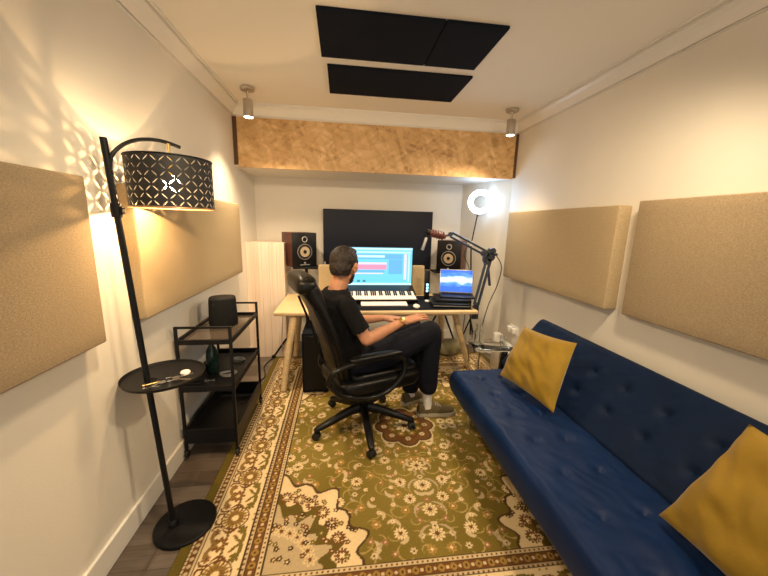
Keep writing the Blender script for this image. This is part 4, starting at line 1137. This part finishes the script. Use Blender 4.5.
# ------------------------------------------------------------ the man
man = thing('person', 'man in a black t-shirt and dark trousers seated in the office chair facing the monitor', 'person', (HX, HY, 0), HR)
HD = 1.17
hc = Vector((-0.160, 0.010, 1.305)); hyaw = math.radians(46)
Hm = Matrix.Translation(hc) @ Matrix.Rotation(hyaw, 4, 'Z') @ Matrix.Rotation(math.radians(8), 4, 'Y') @ Matrix.Scale(HD, 4)
def head_parts(bm):   # local: x forward, y left, z up, centre of the cranium at 0
    def E(l, r, rot=None):
        mm = Hm @ Matrix.Translation(l)
        if rot: mm = mm @ rot
        bmesh.ops.create_uvsphere(bm, u_segments=24, v_segments=18, radius=1.0, matrix=mm @ Matrix.Diagonal((*r, 1)))
    E((-0.005, 0, 0.020), (0.097, 0.076, 0.088))
    E((0.030, 0, -0.030), (0.062, 0.060, 0.082))
    E((0.050, 0, -0.085), (0.038, 0.040, 0.030))         # chin
    E((0.018, 0, -0.062), (0.055, 0.056, 0.040))
    E((0.086, 0, 0.022), (0.014, 0.045, 0.012))          # brow
    E((0.094, 0, -0.018), (0.014, 0.011, 0.026), Matrix.Rotation(math.radians(-18), 4, 'Y'))   # nose
    E((0.102, 0, -0.032), (0.012, 0.015, 0.010))
    E((0.086, 0, -0.058), (0.010, 0.024, 0.006)); E((0.085, 0, -0.069), (0.010, 0.021, 0.007))   # lips
    for s_ in (-1, 1):
        E((0.078, 0.030 * s_, -0.022), (0.016, 0.020, 0.018))        # cheeks
        E((-0.004, 0.078 * s_, -0.012), (0.019, 0.006, 0.031), Matrix.Rotation(0.35 * s_, 4, 'Z'))   # ears
        E((-0.010, 0.083 * s_, 0.002), (0.018, 0.004, 0.018), Matrix.Rotation(0.45 * s_, 4, 'Z'))
bm = BM(); head_parts(bm)
# neck and upper body under the shirt
chain(bm, [(-0.235, 0, 1.06), (-0.215, 0.002, 1.14), (-0.175, 0.008, 1.24)], [0.078, 0.063, 0.064])
def ering(c, ru, rv, n=28, tilt_=0.0, e=0.85):
    c = Vector(c); out = []
    for k in range(n):
        a = 2 * PI * k / n; cc_, ss_ = math.cos(a), math.sin(a)
        cc_ = math.copysign(abs(cc_) ** e, cc_); ss_ = math.copysign(abs(ss_) ** e, ss_)
        out.append(c + Vector((ru * cc_ * math.cos(tilt_), rv * ss_, -ru * cc_ * math.sin(tilt_))))
    return out
torso = [((-0.12, 0, 0.58), .12, .165), ((-0.15, 0, 0.66), .13, .168), ((-0.19, 0, 0.80), .130, .162), ((-0.215, 0, 0.93), .135, .178), ((-0.225, 0, 1.04), .125, .188), ((-0.23, 0, 1.095), .098, .16), ((-0.225, 0, 1.135), .070, .09)]
loft(bm, [ering(c, a - .012, bb - .012) for c, a, bb in torso])
SHR, ELR, WRR = Vector((-0.215, -0.180, 1.065)), Vector((-0.10, -0.265, 0.83)), Vector((0.235, -0.185, 0.90))
SHL, ELL, WRL = Vector((-0.205, 0.180, 1.065)), Vector((-0.02, 0.255, 0.81)), Vector((0.235, 0.15, 0.835))
def arm_chain(bm, S, E_, W):
    chain(bm, [S, S.lerp(E_, 0.5), E_, E_.lerp(W, 0.3), E_.lerp(W, 0.75), W], [0.055, 0.049, 0.041, 0.044, 0.032, 0.027])
arm_chain(bm, SHR, ELR, WRR); arm_chain(bm, SHL, ELL, WRL)
def hand(bm, W, fwd, side, dn):
    """W wrist, fwd along the hand, side towards the thumb, dn out of the palm"""
    fwd, side, dn = Vector(fwd).normalized(), Vector(side).normalized(), Vector(dn).normalized()
    HS = 1.30
    P = lambda f_, s_, d_=0: W + (fwd * f_ + side * s_ + dn * d_) * HS
    for s_ in (-0.026, -0.009, 0.009, 0.026):
        chain(bm, [P(0.0, s_ * 0.55), P(0.05, s_ * 0.9), P(0.095, s_)], [0.021, 0.018, 0.0125], 10)
    fl_ = [(-0.032, 0.062, 0.0085), (-0.011, 0.078, 0.0095), (0.010, 0.084, 0.0098), (0.031, 0.074, 0.0095)]
    for s_, ln, r_ in fl_:
        a = P(0.092, s_); b_ = P(0.092 + ln * 0.42, s_ * 1.15, 0.001); c_ = P(0.092 + ln * 0.72, s_ * 1.25, 0.006); d_ = P(0.092 + ln * 0.9, s_ * 1.3, 0.016)
        chain(bm, [a, b_, c_, d_], [r_ * 1.1, r_, r_ * 0.93, r_ * 0.8], 10)
    chain(bm, [P(0.02, 0.022, 0.005), P(0.05, 0.046, 0.010), P(0.078, 0.062, 0.016), P(0.10, 0.068, 0.024)], [0.018, 0.0135, 0.011, 0.009], 10)
hand(bm, WRR, (0.985, 0.02, 0.14), (-0.02, 0.99, 0.1), (0.06, 0.1, -1))
hand(bm, WRL, (0.97, 0.05, -0.10), (0.05, -0.97, 0), (-0.1, 0, -1))
# hips and legs, feet
HPR, KNR, ANR = Vector((-0.06, -0.10, 0.585)), Vector((0.515, -0.135, 0.765)), Vector((0.545, -0.098, 0.14))
HPL, KNL, ANL = Vector((-0.06, 0.10, 0.585)), Vector((0.50, 0.125, 0.735)), Vector((0.52, 0.13, 0.14))
for Hh, K, A_ in ((HPR, KNR, ANR), (HPL, KNL, ANL)):
    chain(bm, [Hh, Hh.lerp(K, 0.5), K, K.lerp(A_, 0.35), A_], [0.085, 0.072, 0.056, 0.052, 0.034])
    chain(bm, [A_, A_ + Vector((-0.02, 0, -0.08)), A_ + Vector((0.12, -0.045 if A_ is ANR else 0.01, -0.095))], [0.034, 0.03, 0.028])
me = fuse(bm, 0.006, 3)
body = link('body', me, M['skin'], man)
# shirt
bm = BM(); loft(bm, [ering(c, a + .008, bb + .008) for c, a, bb in torso[:-1]] + [ering((-0.222, 0, 1.142), .082, .09)])
for S, E_ in ((SHR, ELR), (SHL, ELL)):
    out = E_ - S
    chain(bm, [S.lerp(Vector((-.24, 0, 1.03)), .35), S, S + out * 0.72], [0.070, 0.068, 0.062])
    # flat cuff: trim happens through the cone end below
me = fuse(bm, 0.007, 4, 0.005, 14)
bm = BM(); bm.from_mesh(me)
for S, E_ in ((SHR, ELR), (SHL, ELL)):
    out = (E_ - S); cut = S + out * 0.76
    # cut off the round ends of the sleeves so that they end in a clean cuff
    g = [v for v in bm.verts if (v.co - cut).dot(out.normalized()) > -0.08 and (v.co - cut).length < 0.13]
    geom = g + [e for e in bm.edges if all(v in set(g) for v in e.verts)] if False else bm.verts[:] + bm.edges[:] + bm.faces[:]
    # only verts near this arm are deleted
    kill = [v for v in bm.verts if (v.co - cut).dot(out.normalized()) > 0 and (v.co - cut).length < 0.09]
    bmesh.ops.delete(bm, geom=kill, context='VERTS')
obj('t_shirt', bm, M['shirt'], man)
# trousers
bm = BM()
chain(bm, [(-0.08, -0.07, 0.60), (-0.08, 0.07, 0.60)], [0.135, 0.135])
loft(bm, [ering((-0.09, 0, 0.56), .13, .185), ering((-0.115, 0, 0.62), .135, .178), ering((-0.14, 0, 0.67), .130, .170)])
for Hh, K, A_ in ((HPR, KNR, ANR), (HPL, KNL, ANL)):
    chain(bm, [Hh, Hh.lerp(K, 0.5), K, K.lerp(A_, 0.35), K.lerp(A_, 0.76 if A_ is ANR else 0.92)], [0.112, 0.108, 0.092, 0.088, 0.080])
me = fuse(bm, 0.008, 4, 0.006, 11)
obj_t = link('trousers', me, M['trousers'], man)
# hair: short crop cap over the skull
bm = BM()
def HE(l, r, rot=None):
    mm = Hm @ Matrix.Translation(l)
    if rot: mm = mm @ rot
    bmesh.ops.create_uvsphere(bm, u_segments=28, v_segments=20, radius=1.0, matrix=mm @ Matrix.Diagonal((*r, 1)))
HE((-0.012, 0, 0.034), (0.100, 0.082, 0.086)); HE((0.045, 0, 0.088), (0.055, 0.055, 0.028)); HE((-0.050, 0, -0.010), (0.062, 0.068, 0.078))
for s_ in (-1, 1): HE((0.012, 0.066 * s_, 0.020), (0.030, 0.014, 0.040))
me = fuse(bm, 0.005, 2, 0.004, 60)
bm = BM(); bm.from_mesh(me)
inv = Hm.inverted()
kill = [v for v in bm.verts if (lambda q: q.z < -0.062 or (q.x > 0.045 and q.z < 0.062) or (q.x > 0.018 and q.z < -0.005 and abs(q.y) > 0.0) or (abs(q.y) > 0.06 and -0.032 < q.x < 0.02 and q.z < 0.012))(inv @ v.co)]
bmesh.ops.delete(bm, geom=kill, context='VERTS')
obj('hair', bm, M['hair'], man)
# beard along the jaw
bm = BM()
HE((0.022, 0, -0.062), (0.057, 0.060, 0.042)); HE((0.052, 0, -0.086), (0.040, 0.043, 0.032))
me = fuse(bm, 0.005, 2, 0.002, 80); bm = BM(); bm.from_mesh(me)
kill = [v for v in bm.verts if (lambda q: q.z > -0.040 or q.x < -0.005)(inv @ v.co)]
bmesh.ops.delete(bm, geom=kill, context='VERTS'); obj('beard', bm, M['hair'], man)
# eyes
bm = BM()
for s_ in (-1, 1): bmesh.ops.create_uvsphere(bm, u_segments=14, v_segments=10, radius=0.012, matrix=Hm @ Matrix.Translation((0.080, 0.030 * s_, 0.004)))
obj('eyes', bm, M['white_plastic'], man)
# watch
bm = BM(); wd = (ELR - WRR).normalized(); wp = WRR + wd * 0.03
torus(bm, wp, 0.031, 0.006, wd, 32, 8, 1.6); wt = obj('watch_strap', bm, M['brass'], man); wt['label'] = 'gold watch strap'
bm = BM(); sd = Vector((-0.15, -0.6, 0.75)); sd = (sd - wd * sd.dot(wd)).normalized()
lathe(bm, [(0.019, 0.0), (0.021, 0.003), (0.021, 0.010), (0.017, 0.012)], wp + sd * 0.030, 24, sd); obj('watch_face', bm, M['brass'], wt)
# tattoo band on the far forearm is drawn as dark motifs
M['ink'] = mat('tattoo_ink', (0.16, 0.12, 0.10), 0.6)
# shoes and socks
def shoe(A_, yaw):
    mm = Matrix.Translation((A_.x, A_.y, Z0)) @ Matrix.Rotation(yaw, 4, 'Z')
    def out(s): return [(-.085, .022 * s), (-.06, .038 * s), (0.0, .038 * s), (.08, .044 * s), (.15, .052 * s), (.21, .044 * s), (.245, .022 * s)]
    oo = out(1) + [(.252, 0)] + list(reversed(out(-1))) + [(-.093, 0)]
    bm = BM(); loft(bm, [[mm @ Vector((x, y, 0.0)) for x, y in oo], [mm @ Vector((x * 1.02, y * 1.06, 0.012)) for x, y in oo], [mm @ Vector((x * 1.0, y * 1.03, 0.034)) for x, y in oo]]); so_ = obj('shoe_sole', bm, M['sole'], man)
    bm = BM()
    def sec(x, w_, h_): return [mm @ Vector((x, w_ * math.cos(PI * k / 12), 0.028 + h_ * max(0, math.sin(PI * k / 12)) ** 0.8)) for k in range(13)]
    rings = [sec(-.084, .022, .05), sec(-.07, .036, .085), sec(-.03, .039, .092), (sec(.02, .040, .092)), sec(.06, .042, .085), sec(.11, .046, .062), sec(.16, .048, .048), sec(.21, .040, .038), sec(.238, .022, .022)]
    loft(bm, rings); up = obj('shoe', bm, M['shoe'], man)
    bm = BM()
    for x, z_ in ((.07, .108), (.09, .100), (.11, .090)):
        tube(bm, smooth_path([mm @ Vector((x, -.025, z_ - .008)), mm @ Vector((x, 0, z_ + .001)), mm @ Vector((x, .025, z_ - .008))]), 0.0028, 6)
    obj('laces', bm, M['sole'], up)
shoe(ANR + Vector((0.005, 0, 0)), math.radians(-20)); shoe(ANL, math.radians(5))
for A_, K in ((ANR, KNR), (ANL, KNL)):
    bm = BM(); d = (K - A_).normalized(); tube(bm, [A_ + Vector((0.005, 0, -0.055)), A_, A_ + d * 0.06, A_ + d * 0.13], 0.041, 20, rs=[0.043, 0.040, 0.043, 0.048]); obj('sock', bm, M['sock'], man)
